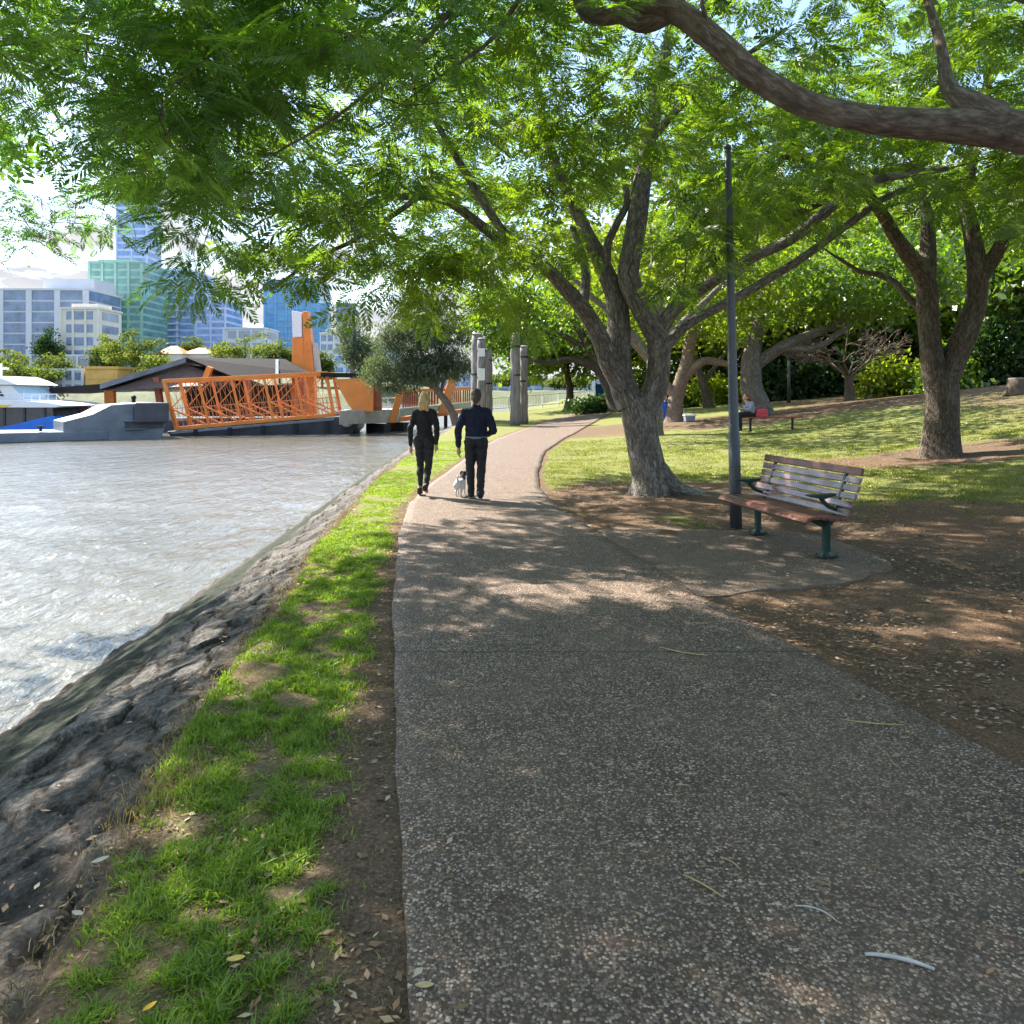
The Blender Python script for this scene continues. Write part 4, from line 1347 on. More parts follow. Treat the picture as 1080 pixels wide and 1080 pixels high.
def bare_tree():
    rng = np.random.default_rng(77)
    x, y = 16.9, 38.0
    z0 = float(H(x, y))
    root = empty('bare_tree', (x, y, z0), 0, 'small leafless tree with a pinkish fan of bare twigs in front of the dark hedge', 'tree')
    w = Wood()
    w.limb([(x, y, z0 - .1, .28), (x, y, z0 + .6, .22), (x - .05, y, z0 + 1.2, .2)], 10, .15, .2, 1, .3)
    def rec(p, d, r, ln, dep):
        q = p + d * ln
        mid = (p + q) / 2 + rng.normal(0, .06, 3) * ln
        w.sweep(np.array([[*p, r], [*mid, r * .85], [*q, r * .68]]), 5 if r > .02 else 3, 0, False)
        if dep == 0: return
        for _ in range(3 if dep > 1 else 4):
            nd = d + rng.normal(0, .45, 3); nd[2] = nd[2] * .6 + .12
            nd /= np.linalg.norm(nd)
            rec(q, nd, max(.008, r * .58), ln * rng.uniform(.62, .85), dep - 1)
    for i in range(7):
        a = i * 2 * PI / 7 + rng.normal(0, .2)
        d = np.array([math.cos(a) * .8, math.sin(a) * .8, .65]); d /= np.linalg.norm(d)
        rec(np.array([x - .05, y, z0 + 1.1]), d, .07, 1.2, 4)
    w.build('trunk', M['twig_pink'], root)


def trees():
    near_tree()
    path_tree()
    lawn_tree()
    # leaning pair of trunks behind the forked tree (base at the lawn's far side)
    def G(px, Y):
        return ((px - CX) / FPX * Y, Y, None)
    park_tree(G(711, 34), [[(0, 0, -.1, .42), (0, 0, .7, .36), (.35, 0, 2.0, .3), (.75, 0, 3.6, .26), (1.0, .3, 5.5, .16)], [(.3, 0, 1.8, .24), (1.3, -.3, 2.7, .18), (2.6, -.6, 2.4, .12)], [(.1, 0, 1.0, .22), (-1.0, .2, 2.6, .16), (-2.4, .2, 4.2, .1)]],
              [(0.5, 0, 6.2, 6.0, 5.5, 3.0)], 240, 38, .17, M['leaf_yellow'], M['bark_smooth'], 'brown trunk leaning to the right behind the blue clad figure, under yellow green leaves', 101, tint0=.5)
    park_tree(G(797, 33), [[(0, 0, -.1, .6), (-.1, 0, .9, .5), (-.2, 0, 2.2, .42), (.1, .2, 3.6, .3), (.5, .4, 5.6, .2)], [(.1, 0, .9, .34), (.42, -.1, .1, .36), (.5, -.1, -.1, .4)], [(0, 0, 2.2, .3), (1.1, -.3, 3.0, .24), (2.3, -.5, 3.5, .2), (3.5, -.6, 4.1, .16), (4.4, -.8, 5.6, .1)], [(.9, -.2, 2.9, .16), (2.2, -.9, 2.9, .14), (3.4, -1.2, 3.7, .12), (4.0, -1.2, 4.6, .08)]],
              [(1.0, 0, 7.0, 7.2, 6, 3.2), (4.5, -1, 5.6, 3.5, 3, 1.8)], 300, 38, .17, M['leaf'], M['bark'], 'twin trunked tree behind the seated reader, with one long bough reaching right', 102, tint0=.55)
    park_tree(G(652, 47), [[(0, 0, -.1, .6), (-.3, 0, 1.2, .52), (-1.0, -.1, 2.6, .42), (-1.9, -.2, 4.0, .3), (-2.9, 0, 6.0, .18)], [(-1.0, -.1, 2.4, .28), (-2.6, -.4, 3.2, .23), (-4.6, -.6, 3.0, .14), (-6, -.8, 3.5, .08)], [(-1.0, -.1, 2.6, .24), (-2.4, -.4, 4.1, .2), (-4.1, -.6, 4.8, .14), (-6.2, -.6, 5.1, .07)]],
              [(-4.4, 0, 6.6, 5.8, 4, 3.2), (-7.0, .5, 5.6, 3.2, 2.5, 2.0), (0, 1, 7.2, 5, 4, 3.2)], 300, 44, .19, M['leaf'], M['bark_dark'], 'spreading tree with low dark boughs beyond the timber piles', 103, tint0=.5,
              cut=lambda p: (415 - 800 * (p[2] - 1.7) / p[1]) < 378 and 540 + 800 * p[0] / p[1] > 478)
    # extra tree added to shade the lawn, trunk hidden behind the forked one
    park_tree((5.1, 27.0, None), [[(0, 0, -.1, .26), (0, 0, 1.4, .23), (-.05, 0, 3.0, .2), (.2, 0, 5.0, .16)], [(0, 0, 2.6, .18), (-1.6, .2, 4.4, .12), (-3.2, .2, 5.8, .07)], [(0, 0, 2.8, .18), (1.6, -.2, 4.6, .12), (3.4, .2, 6.0, .07)]],
              [(-.5, 0, 7.4, 6.0, 4.6, 2.2)], 150, 40, .15, M['leaf_yellow'], M['bark'], 'added slim tree shading the lawn, in line behind the forked trunk', 108, tint0=.45)
    park_tree(G(748, 44), [[(0, 0, -.1, .3), (-.4, 0, 1.4, .24), (-.9, 0, 3.0, .2), (-1.2, 0, 5.0, .12)], [(-.4, 0, 1.4, .16), (.8, 0, 3.0, .12), (1.4, 0, 4.4, .08)]],
              [(0, 0, 6.5, 5.5, 4, 3.2)], 150, 34, .22, M['leaf_yellow'], M['bark_dark'], 'dark slanting trunk beyond the far lawn beside a sunlit yellow green shrub', 104, tint0=.65)
    # the green wall at the back of the lawn
    spec = [(600, 58, 7.5, 8, 'leaf', .45, 'tall green tree closing the view above the far end of the path'),
            (690, 60, 8.5, 9, 'leaf_yellow', .5, 'yellow green tree at the back, seen through the fork of the trunk'),
            (770, 54, 8.0, 9, 'leaf_yellow', .6, 'bright yellow green tree at the back beyond the tall grey pole'),
            (860, 52, 8.0, 8, 'leaf_yellow', .5, 'sunlit tree at the back above the bare pinkish tree'),
            (950, 47, 8.2, 8, 'leaf_yellow', .45, 'light green tree at the back left of the low forking trunk'),
            (1030, 44, 8.0, 8, 'leaf', .6, 'light leaved tree at the back between the two upright stems'),
            (640, 66, 10, 9, 'leaf', .6, 'tall pale tree farthest back behind the left bough of the forked trunk'),
            (735, 66, 11, 10, 'leaf', .7, 'tall light tree farthest back, left of the pole'),
            (815, 64, 11, 10, 'leaf_yellow', .4, 'tall yellow green tree farthest back, right of the pole'),
            (905, 60, 11, 10, 'leaf', .65, 'tall tree farthest back behind the bare tree'),
            (1000, 56, 11, 10, 'leaf_yellow', .55, 'tall tree farthest back behind the low forking trunk'),
            (1110, 38, 8.0, 7, 'leaf', .5, 'tree at the back on top of the rise, at the right edge')]
    for i, (px, Y, h, rr, mt, t0, lab) in enumerate(spec):
        park_tree(G(px, Y), [[(0, 0, -.1, .35), (.1, 0, 1.5, .28), (-.2, 0, 3.5, .22), (.2, 0, h, .12)], [(-.1, 0, 2.4, .15), (1.6, .3, 4.4, .1), (2.8, .2, 5.6, .06)], [(-.1, 0, 2.8, .15), (-1.8, -.3, 4.6, .1), (-3, .2, 6.2, .06)]],
                  [(0, 0, h, rr * .85, 4.5, h * .58), (rr * .3, 0, h * .7, rr * .6, 4, h * .4), (-rr * .3, 0, h * .75, rr * .6, 4, h * .45)], 270, 40, .30, M[mt], M['bark_dark'], lab, 200 + i, tint0=t0, spread=1.3, hollow=.15,
                  cut=lambda p, Y=Y: p[2] > H(p[0], p[1]) + 1.2)
    bare_tree()
    bush(19.3, 38.6, 1.7, 1.2, 1.9, 3200, .16, M['leaf_yellow'], 'bright yellow green shrub at the lawn edge right of the bare tree', 301, .75)
    bush(21.0, 36.5, 1.8, 1.2, 1.7, 2600, .17, M['leaf'], 'mid green shrub right behind the low forking trunk', 302, .6)
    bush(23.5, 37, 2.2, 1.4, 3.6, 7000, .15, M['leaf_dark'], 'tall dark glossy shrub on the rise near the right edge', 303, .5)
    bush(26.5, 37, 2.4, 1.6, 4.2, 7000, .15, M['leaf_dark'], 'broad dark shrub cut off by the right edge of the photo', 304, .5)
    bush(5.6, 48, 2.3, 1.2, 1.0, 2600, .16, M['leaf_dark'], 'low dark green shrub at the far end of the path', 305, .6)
    bush(12.6, 47, 2.6, 1.2, 1.6, 3000, .17, M['leaf_yellow'], 'sunlit yellow shrub between the slanting trunks and the pole', 306, .9)
    bush(10.2, 47.5, 1.8, 1.2, 1.5, 2200, .17, M['leaf_dark'], 'dark shrub behind the leaning brown trunk', 307, .7)
    for i, (px, Y, h, mt, t0, lab) in enumerate(((690, 53, 3.4, 'leaf_yellow', .55, 'tall back shrub seen just right of the forked trunk'), (733, 54, 3.8, 'leaf', .55, 'tall back shrub behind the slanting dark trunk'), (775, 53, 3.6, 'leaf', .4, 'tall back shrub hidden partly by the grey pole'),
                                                (822, 52, 4.0, 'leaf_dark', .6, 'tall back shrub rising over the hedge right of the twin trunks'), (872, 51, 4.2, 'leaf_yellow', .4, 'tall back shrub showing through the bare twigs'), (918, 50, 4.2, 'leaf', .5, 'tall back shrub above the bright yellow green one'), (962, 48, 4.2, 'leaf', .4, 'tall back shrub just left of the forking lawn trunk'))):
        p = G(px, Y)
        bush(p[0], p[1], 2.5, 1.2, h, 3600, .2, M[mt], lab, 340 + i, t0, 'tall_shrub', 'tall shrubs closing the back of the park')
    # long clipped hedge along the dark fence
    for i, (px, Y, lab) in enumerate(((812, 45, 'dark hedge clump behind the empty end of the far bench'), (850, 44, 'dark hedge clump left of the bare tree'), (893, 44, 'dark hedge clump directly behind the bare tree'), (930, 43, 'dark hedge clump behind the bright shrub'))):
        p = G(px, Y)
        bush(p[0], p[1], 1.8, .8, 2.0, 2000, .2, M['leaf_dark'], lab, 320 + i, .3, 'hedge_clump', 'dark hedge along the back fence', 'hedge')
    # casuarina leaning out over the river beside the walkway
    park_tree((-3.3, 46.0, -0.1), [[(0, 0, -.3, .26), (-.5, 0, .9, .22), (-1.5, 0, 2.5, .19), (-2.2, 0, 4.2, .13), (-2.5, 0, 6.0, .06)], [(-1.2, 0, 2.0, .12), (-3.0, 0, 2.9, .08), (-4.2, 0, 3.4, .04)], [(-1.0, 0, 1.8, .12), (-.6, .2, 4.0, .07)]],
              [(-2.2, 0, 6.6, 1.9, 1.4, 1.7), (-3.4, 0, 4.9, 1.9, 1.5, 1.5), (-.7, 0, 5.1, 1.7, 1.4, 1.5), (-4.2, .3, 3.1, 1.6, 1.3, 1.2), (-2.2, -.3, 3.1, 1.6, 1.3, 1.2), (-.4, .2, 3.4, 1.4, 1.2, 1.2)], 360, 70, .055, M['leaf_grey'], M['bark_smooth'], 'grey green drooping casuarina leaning over the orange walkway', 401, 'casuarina trees', 'casuarina_tree', .5, 6.0, .5, .62, .1)
    park_tree((-47.5, 226, 5.0), [[(0, 0, -2, .9), (0, 0, 6, .7), (.6, 0, 13, .5), (.4, 0, 21, .2)], [(0, 0, 9, .4), (-4, 0, 16, .2)]],
              [(0, 0, 14, 5.0, 4, 7.5), (2.5, 0, 9, 5.0, 4, 4)], 70, 60, .36, M['leaf_grey'], M['bark_smooth'], 'tall thin grey green tree across the river right of the orange pylon', 402, 'casuarina trees', 'casuarina_tree', .75, 4.0, .4, 3.2)
# ================================================================== THINGS BY THE PATH
def bench():
    cx, cy = 3.12, 8.43
    z0 = float(H(cx, cy)) + 0.006
    root = empty('park_bench', (cx, cy, z0), math.atan2(-0.977, 0.215), 'slatted red brown timber bench with dark green iron legs and arm pads beside the path', 'bench')
    # seat: slats along a shallow dish that rolls over at the front edge
    prof = [(-.415, .405), (-.375, .432), (-.30, .440), (-.225, .432), (-.15, .424), (-.075, .418), (-.003, .415)]
    seat = MB()
    for i, (y, z) in enumerate(prof):
        y0, z0_ = prof[max(i - 1, 0)]; y1, z1 = prof[min(i + 1, len(prof) - 1)]
        a = math.atan2(z1 - z0_, y1 - y0)
        m = Matrix.Rotation(a, 3, 'X')
        w = .066 if i else .05
        seat.box((random.uniform(-.004, .004), y, z), (1.80 + random.uniform(-.006, .006), w, .032), rot=m)
    seat.build('seat', M['slat_red'], root, bevel=.006)
    back = MB()
    n = 6
    for i in range(n):
        t = i / (n - 1)
        y = .045 + .155 * t + .02 * math.sin(t * PI)
        z = .475 + .40 * t
        a = R(90) - math.atan2(.155, .40)
        m = Matrix.Rotation(a, 3, 'X')
        if i < n - 1:
            back.box((random.uniform(-.005, .005), y, z), (1.80, .068, .028), rot=m)
    bk = back.build('backrest', M['slat_worn_sheen'], root, bevel=.006)
    top = MB()
    top.box((0, .205, .885), (1.80, .082, .034), rot=Matrix.Rotation(R(90) - math.atan2(.155, .40) + .15, 3, 'X'))
    top.build('top_rail', M['slat_red'], root, bevel=.008)
    for s in (-1, 1):
        x = s * .66
        lg = MB()
        lg.box((x, -.04, .012), (.15, .19, .018))
        lg.tube([(x, -.04, .02), (x, -.04, .06), (x, -.04, .20), (x, -.045, .33), (x, -.06, .385)], [.062, .040, .034, .038, .055], 10)
        for dx in (-.032, .032):
            lg.box((x + dx, -.04, .18), (.012, .05, .30))
        for sx in (-.055, .055):
            for sy in (-.115, .035):
                lg.tube([(x + sx, sy, .02), (x + sx, sy, .032)], .011, 6)
        leg = lg.build('leg', M['green_paint'], root, smooth=False, bevel=.004)
        fr = MB()
        pts = [(-.40, .385), (-.33, .412), (-.2, .402), (-.06, .388), (.015, .392), (.05, .44), (.105, .58), (.165, .74), (.20, .87)]
        for (ya, za), (yb, zb) in zip(pts[:-1], pts[1:]):
            fr.bar((x, ya, za), (x, yb, zb), .034, .03)
        fr.prism([(x - .016, -.27, .392), (x - .016, .06, .40), (x - .016, .02, .33), (x - .016, -.08, .30), (x - .016, -.18, .345)], (.032, 0, 0))
        fr.build('side_frame', M['green_paint'], root, bevel=.003)
        ar = MB()
        ap = [(.10, .50), (.03, .49), (-.05, .52), (-.11, .575), (-.15, .625)]
        for (ya, za), (yb, zb) in zip(ap[:-1], ap[1:]):
            ar.bar((x + s * .05, ya, za), (x + s * .05, yb, zb), .030, .036)
        ar.bar((x, .085, .50), (x + s * .06, .085, .50), .03, .03)
        ar.build('armrest', M['green_paint'], root, bevel=.003)
        pd = MB()
        pd.prism([(x + s * .05 - .042, -.31, .648), (x + s * .05 - .042, .03, .655), (x + s * .05 - .042, .0, .632), (x + s * .05 - .042, -.13, .600), (x + s * .05 - .042, -.27, .628)], (.084, 0, 0))
        pd.build('arm_pad', M['green_paint'], root, bevel=.006)


def pole():
    x, y = 2.83, 9.58
    z0 = float(H(x, y)) - 0.01
    root = empty('lamp_post', (x, y, z0), 0, 'tall plain grey metal pole rising into the leaves behind the bench', 'pole')
    p = MB()
    lean = -.021
    zs = [0, .5, 1.2, 1.21, 2.3, 3.6, 4.8]
    rs = [.076, .074, .071, .063, .055, .046, .040]
    p.tube([(lean * z, .004 * z, z) for z in zs], rs, 20)
    p.build('pole', M['pole_grey'], root, smooth=True)
    b = MB()
    b.lathe([(.0, .0), (.135, .0), (.135, .022), (.09, .026)], (0, 0, .0), 20)
    b.build('base_plate', M['pole_grey'], root, bevel=.003)
    d = MB()
    d.prism([(-.03, -.082, .55), (.03, -.082, .55), (.03, -.082, .80), (-.03, -.082, .80)], (0, -.006, 0))
    d.build('access_hatch', M['pole_grey'], root, bevel=.002)
    c = MB()
    c.lathe([(.045, 0), (.045, .04), (.018, .06)], (lean * 4.8, .02, 4.79), 16)
    c.build('cap', M['pole_grey'], root, smooth=True)


def Zc(x, y): return float(H(x, y)) + 0.012


def fingers(mb, palm, direction, side, rad=.0085, curl=.35, scale=1.0):
    """five separate fingers from a palm centre: direction = down the hand, side = towards the thumb"""
    d = Vector(direction).normalized(); s = Vector(side).normalized(); nrm = d.cross(s).normalized()
    p = Vector(palm)
    mb.cap(p - d * .035 * scale, p + d * .035 * scale, .026 * scale, .030 * scale)
    mb.ball(p + d * .02 * scale, (.034 * scale, .034 * scale, .034 * scale))
    for i, (off, ln) in enumerate(((.030, .070), (.010, .080), (-.010, .074), (-.030, .058))):
        a = p + d * .035 * scale + s * off * scale
        b = a + (d + nrm * curl * .4) * ln * .45 * scale
        c = b + (d + nrm * curl * 1.4).normalized() * ln * .35 * scale
        e = c + (d * .6 + nrm * curl * 2).normalized() * ln * .25 * scale
        mb.cap(a, b, rad * scale, rad * scale, 8); mb.cap(b, c, rad * .95 * scale, rad * .9 * scale, 8); mb.cap(c, e, rad * .88 * scale, rad * .7 * scale, 8)
    a = p - d * .012 * scale + s * .028 * scale
    b = a + (d * .5 + s * .75 + nrm * .35).normalized() * .038 * scale
    c = b + (d * .9 + s * .15 + nrm * .45).normalized() * .036 * scale
    mb.cap(a, b, rad * 1.25 * scale, rad * 1.1 * scale, 8); mb.cap(b, c, rad * 1.05 * scale, rad * .8 * scale, 8)


def shoe(mb, heel, yaw, pitch, ln=.27, mat=None):
    m = Matrix.Rotation(yaw, 3, 'Z') @ Matrix.Rotation(-pitch, 3, 'X')
    h = Vector(heel)
    T = lambda v: h + m @ Vector(v)
    mb.cap(T((0, .035, .045)), T((0, .15, .043)), .042, .043)
    mb.cap(T((0, .14, .040)), T((.004, ln - .055, .034)), .044, .036)
    mb.cap(T((0, .03, .05)), T((0, .035, .095)), .042, .045)


def walkers():
    # ---- woman
    x, y = -1.45, 12.55
    root = empty('person', (x, y, Zc(x, y)), R(-3), 'person with blond hair in a black jacket and black leggings walking away on the path', 'person')
    b = MB()
    b.ball((0, .02, 1.60), (.072, .09, .108)); b.ball((0, .035, 1.555), (.058, .07, .075))
    b.ball((0, .118, 1.585), (.013, .018, .02)); b.ball((-.073, .02, 1.585), (.012, .022, .03)); b.ball((.073, .02, 1.585), (.012, .022, .03))
    b.cap((0, .0, 1.40), (0, .012, 1.53), .055, .05)
    b.cap((0, 0, .95), (0, 0, 1.36), .07, .07); b.cap((-.08, 0, .92), (.08, 0, .92), .07, .07); b.cap((-.15, 0, 1.37), (.15, 0, 1.37), .04, .04)
    hl, hr = Vector((-.225, -.02, .83)), Vector((.205, -.06, .86))
    for s, hand, el in ((-1, hl, Vector((-.225, -.05, 1.10))), (1, hr, Vector((.225, -.085, 1.12)))):
        b.cap((s * .155, 0, 1.37), el, .043, .037); b.cap(el, hand, .037, .026)
        fingers(b, hand + Vector((0, .01, -.055)), (0, .1, -1), (0, 1, 0), curl=.35 * -s)
    kl, kr = Vector((-.075, .05, .50)), Vector((.07, -.01, .49))
    al, ar = Vector((-.075, .03, .10)), Vector((.055, -.20, .155))
    for hip, k, a in (((-.085, 0, .90), kl, al), ((.085, 0, .90), kr, ar)):
        b.cap(hip, k, .065, .04); b.cap(k, a, .04, .033)
    b.cap(al, al + Vector((0, .13, -.06)), .035, .03); b.cap(ar, ar + Vector((0, .11, -.08)), .035, .03)
    body = b.flesh('body', M['skin'], root, .009, 2)
    j = MB()
    j.cap((0, -.005, 1.40), (0, .008, 1.465), .068, .064)
    j.cap((-.125, -.0, 1.375), (.125, -.0, 1.375), .062, .062)
    for z, w, dp in ((1.30, .165, .108), (1.20, .148, .10), (1.10, .135, .098), (1.02, .15, .108), (.955, .165, .118)):
        j.ball((0, 0, z), (w, dp, .10))
    for s, hand, el in ((-1, hl, Vector((-.225, -.05, 1.10))), (1, hr, Vector((.225, -.085, 1.12)))):
        j.cap((s * .150, 0, 1.365), el, .062, .05); j.cap(el, el + (hand - el) * .94, .05, .036)
    j.flesh('jacket', M['black_cloth'], root, .012, 3, .026)
    t = MB()
    t.ball((0, -.005, .94), (.165, .122, .12)); t.ball((-.075, -.045, .885), (.098, .10, .11)); t.ball((.075, -.045, .885), (.098, .10, .11))
    for hip, k, a in (((-.082, 0, .89), kl, al), ((.082, 0, .89), kr, ar)):
        t.cap(hip, k, .096, .062); t.cap(k, k.lerp(a, .3) + Vector((0, -.012, 0)), .060, .061); t.cap(k.lerp(a, .3) + Vector((0, -.012, 0)), k.lerp(a, .82), .061, .042)
    t.flesh('leggings', M['trouser'], root, .012, 3, .026)
    sh = MB(); shoe(sh, al + Vector((-.005, -.05, -.095)), R(4), 0, .25); sh.flesh('shoe', M['shoe'], root, .010, 1)
    sh = MB(); shoe(sh, ar + Vector((.0, -.055, -.075)), R(-4), R(-38), .25); sh.flesh('shoe', M['shoe'], root, .010, 1)
    h = MB()
    h.ball((0, .0, 1.625), (.088, .098, .10)); h.ball((0, -.045, 1.56), (.088, .062, .10)); h.cap((-.045, -.06, 1.53), (-.05, -.055, 1.43), .045, .03); h.cap((.045, -.06, 1.53), (.052, -.055, 1.42), .045, .03); h.cap((0, -.07, 1.53), (0, -.075, 1.44), .05, .03)
    h.flesh('hair', M['blond'], root, .011, 1, .02)
    # ---- man
    x, y = -.575, 12.15
    root = empty('person', (x, y, Zc(x, y)), R(-2), 'person with short grey hair in navy jumper and dark trousers beside the small dog', 'person')
    b = MB()
    b.ball((0, .03, 1.645), (.077, .098, .115)); b.ball((0, .05, 1.59), (.062, .075, .08)); b.ball((0, .135, 1.63), (.014, .02, .022))
    b.ball((-.08, .03, 1.625), (.012, .024, .034)); b.ball((.08, .03, 1.625), (.012, .024, .034))
    b.cap((0, .0, 1.43), (0, .02, 1.57), .066, .060)
    b.cap((0, 0, .97), (0, 0, 1.38), .08, .08); b.cap((-.08, 0, .94), (.08, 0, .94), .075, .075); b.cap((-.17, 0, 1.39), (.17, 0, 1.39), .045, .045)
    hl, el = Vector((-.285, .03, .83)), Vector((-.285, -.03, 1.11))
    hr, er = Vector((.175, .19, 1.02)), Vector((.285, -.06, 1.10))
    b.cap((-.19, 0, 1.40), el, .053, .044); b.cap(el, hl, .044, .031); fingers(b, hl + Vector((0, .012, -.06)), (0, .12, -1), (0, 1, 0), .0095, .35, 1.1)
    b.cap((.19, 0, 1.40), er, .053, .044); b.cap(er, hr, .044, .031); fingers(b, hr + Vector((-.02, .055, -.01)), (-.3, .9, -.1), (-.2, 0, 1), .0095, .7, 1.1)
    kl, kr = Vector((-.095, .015, .50)), Vector((.085, -.015, .50))
    al, ar = Vector((-.085, .06, .10)), Vector((.075, -.10, .11))
    for hip, k, a in (((-.10, 0, .92), kl, al), ((.10, 0, .92), kr, ar)):
        b.cap(hip, k, .07, .045); b.cap(k, a, .045, .036); b.cap(a, a + Vector((0, .13, -.06)), .038, .032)
    b.flesh('body', M['skin'], root, .009, 2)
    j = MB()
    j.cap((-.155, -.005, 1.395), (.155, -.005, 1.395), .072, .072); j.cap((0, .0, 1.40), (0, .008, 1.475), .085, .074)
    for z, w, dp in ((1.32, .205, .13), (1.22, .20, .13), (1.12, .187, .128), (1.04, .18, .125), (.975, .178, .122)):
        j.ball((0, 0, z), (w, dp, .10))
    j.cap((-.175, 0, 1.385), el, .076, .062); j.cap(el, el + (hl - el) * .92, .062, .045)
    j.cap((.175, 0, 1.385), er, .076, .064); j.cap(er, er + (hr - er) * .86, .064, .045)
    j.flesh('jumper', M['navy_cloth'], root, .013, 3, .026)
    t = MB()
    t.ball((0, -.005, .955), (.172, .125, .10)); t.ball((-.08, -.04, .91), (.10, .105, .12)); t.ball((.08, -.04, .91), (.10, .105, .12))
    for hip, k, a in (((-.095, 0, .91), kl, al), ((.095, 0, .91), kr, ar)):
        t.cap(hip, k, .102, .074); t.cap(k, a + Vector((0, -.005, -.03)), .074, .056)
    t.flesh('trousers', M['trouser'], root, .012, 3, .026)
    bl = MB()
    for k in range(24):
        a0, a1 = 2 * PI * k / 24, 2 * PI * (k + 1) / 24
        bl.bar((.176 * math.cos(a0), -.005 + .128 * math.sin(a0), .985), (.176 * math.cos(a1), -.005 + .128 * math.sin(a1), .985), .012, .034)
    bl.build('belt', M['steel_blue'], root)
    for a, yw, pt in ((al, 5, 0), (ar, -5, -16)):
        sh = MB(); shoe(sh, a + Vector((0, -.055, -.10 + (.0 if pt == 0 else .0))), R(yw), R(pt), .285)
        so = sh.flesh('shoe', M['shoe'], root, .010, 1)
        ss = MB(); m = Matrix.Rotation(R(yw), 3, 'Z') @ Matrix.Rotation(-R(pt), 3, 'X')
        q = a + Vector((0, -.055, -.10))
        ss.box(q + m @ Vector((0, .12, .012)), (.075, .255, .022), rot=m)
        ss.build('sole', M['sole'], so, bevel=.008)
    h = MB()
    h.ball((0, .012, 1.672), (.086, .104, .102)); h.ball((0, -.03, 1.615), (.078, .07, .075)); h.cap((0, -.045, 1.60), (0, -.04, 1.56), .055, .045)
    h.flesh('hair', M['hair_grey'], root, .011, 1, .02)
    # ---- dog
    dx, dy = -.86, 12.55
    root = empty('dog', (dx, dy, Zc(dx, dy)), R(-8), 'small white dog with a black head and back trotting between the two walkers', 'dog')
    m, nt, out = _nodes('white_and_black_coat')
    co = coords(nt)
    sx = nt.nodes.new('ShaderNodeSeparateXYZ'); L(nt, co, sx.inputs[0])
    nn = noise(nt, co, 9, 4)
    k = mth(nt, 'ADD', mth(nt, 'MULTIPLY', sx.outputs[1], 2.2), mth(nt, 'MULTIPLY', nn, 0.25))
    k = mth(nt, 'ADD', k, mth(nt, 'MULTIPLY', mth(nt, 'SUBTRACT', sx.outputs[2], 0.24), 3.0))
    msk = ramp(nt, k, [(0.30, 0.0), (0.36, 1.0)])
    fur = noise(nt, coords(nt, (1, 1, 1)), 70, 3)
    col = mix(nt, msk, ramp(nt, fur, [(0.3, (0.52, 0.50, 0.48)), (0.7, (0.80, 0.79, 0.77))]), (0.015, 0.014, 0.015))
    finish(m, nt, out, col, 0.9, fur, 0.5, 0.01)
    d = MB()
    d.ball((0, .10, .205), (.078, .10, .085)); d.ball((0, 0, .208), (.070, .12, .074)); d.ball((0, -.10, .205), (.078, .085, .080))
    d.cap((0, .15, .24), (.01, .22, .315), .055, .045)
    d.ball((.015, .25, .335), (.048, .058, .05)); d.cap((.02, .28, .325), (.03, .335, .312), .03, .019)
    for s in (-1, 1):
        d.cap((s * .035 + .012, .235, .37), (s * .055 + .012, .225, .345), .018, .014); d.ball((s * .05 + .012, .232, .335), (.012, .022, .03))
        d.cap((s * .045, .12, .17), (s * .045, .115 + s * .035, .09), .03, .018); d.cap((s * .045, .115 + s * .035, .09), (s * .045, .12 + s * .05, .015), .017, .016); d.ball((s * .045, .132 + s * .05, .014), (.018, .026, .014))
        d.cap((s * .048, -.10, .18), (s * .05, -.075 - s * .03, .115), .046, .028); d.cap((s * .05, -.075 - s * .03, .115), (s * .05, -.125 - s * .04, .07), .024, .016); d.cap((s * .05, -.125 - s * .04, .07), (s * .05, -.115 - s * .04, .014), .015, .015); d.ball((s * .05, -.10 - s * .04, .013), (.018, .027, .013))
    d.cap((0, -.165, .25), (.0, -.20, .315), .02, .017); d.cap((0, -.20, .315), (.005, -.17, .365), .017, .010)
    d.flesh('body', m, root, .0085, 2)
    c = MB()
    for k in range(16):
        a0, a1 = 2 * PI * k / 16, 2 * PI * (k + 1) / 16
        f = lambda a: (.052 * math.cos(a) + .004, .178 + .022 * math.sin(a), .268 + .036 * math.sin(a) * -1)
        c.bar(f(a0), f(a1), .010, .016)
    c.build('collar', M['blue_paint'], root)
    # ---- lead from the hand to the collar
    a = Vector((-.575 + .13, 12.15 + .25, Zc(x, y) + 1.0)); e = Vector((dx + .03, dy + .17, Zc(dx, dy) + .30))
    pts = [a.lerp(e, t) + Vector((0, .0, -.16 * math.sin(t * PI))) for t in np.linspace(0, 1, 14)]
    ld = MB(); ld.tube(pts, .006, 6)
    o = ld.build('dog_lead', M['navy_cloth'], None, True)
    tag(o, 'thin dark lead running from the hand of the navy clad walker to the dog', 'dog lead')


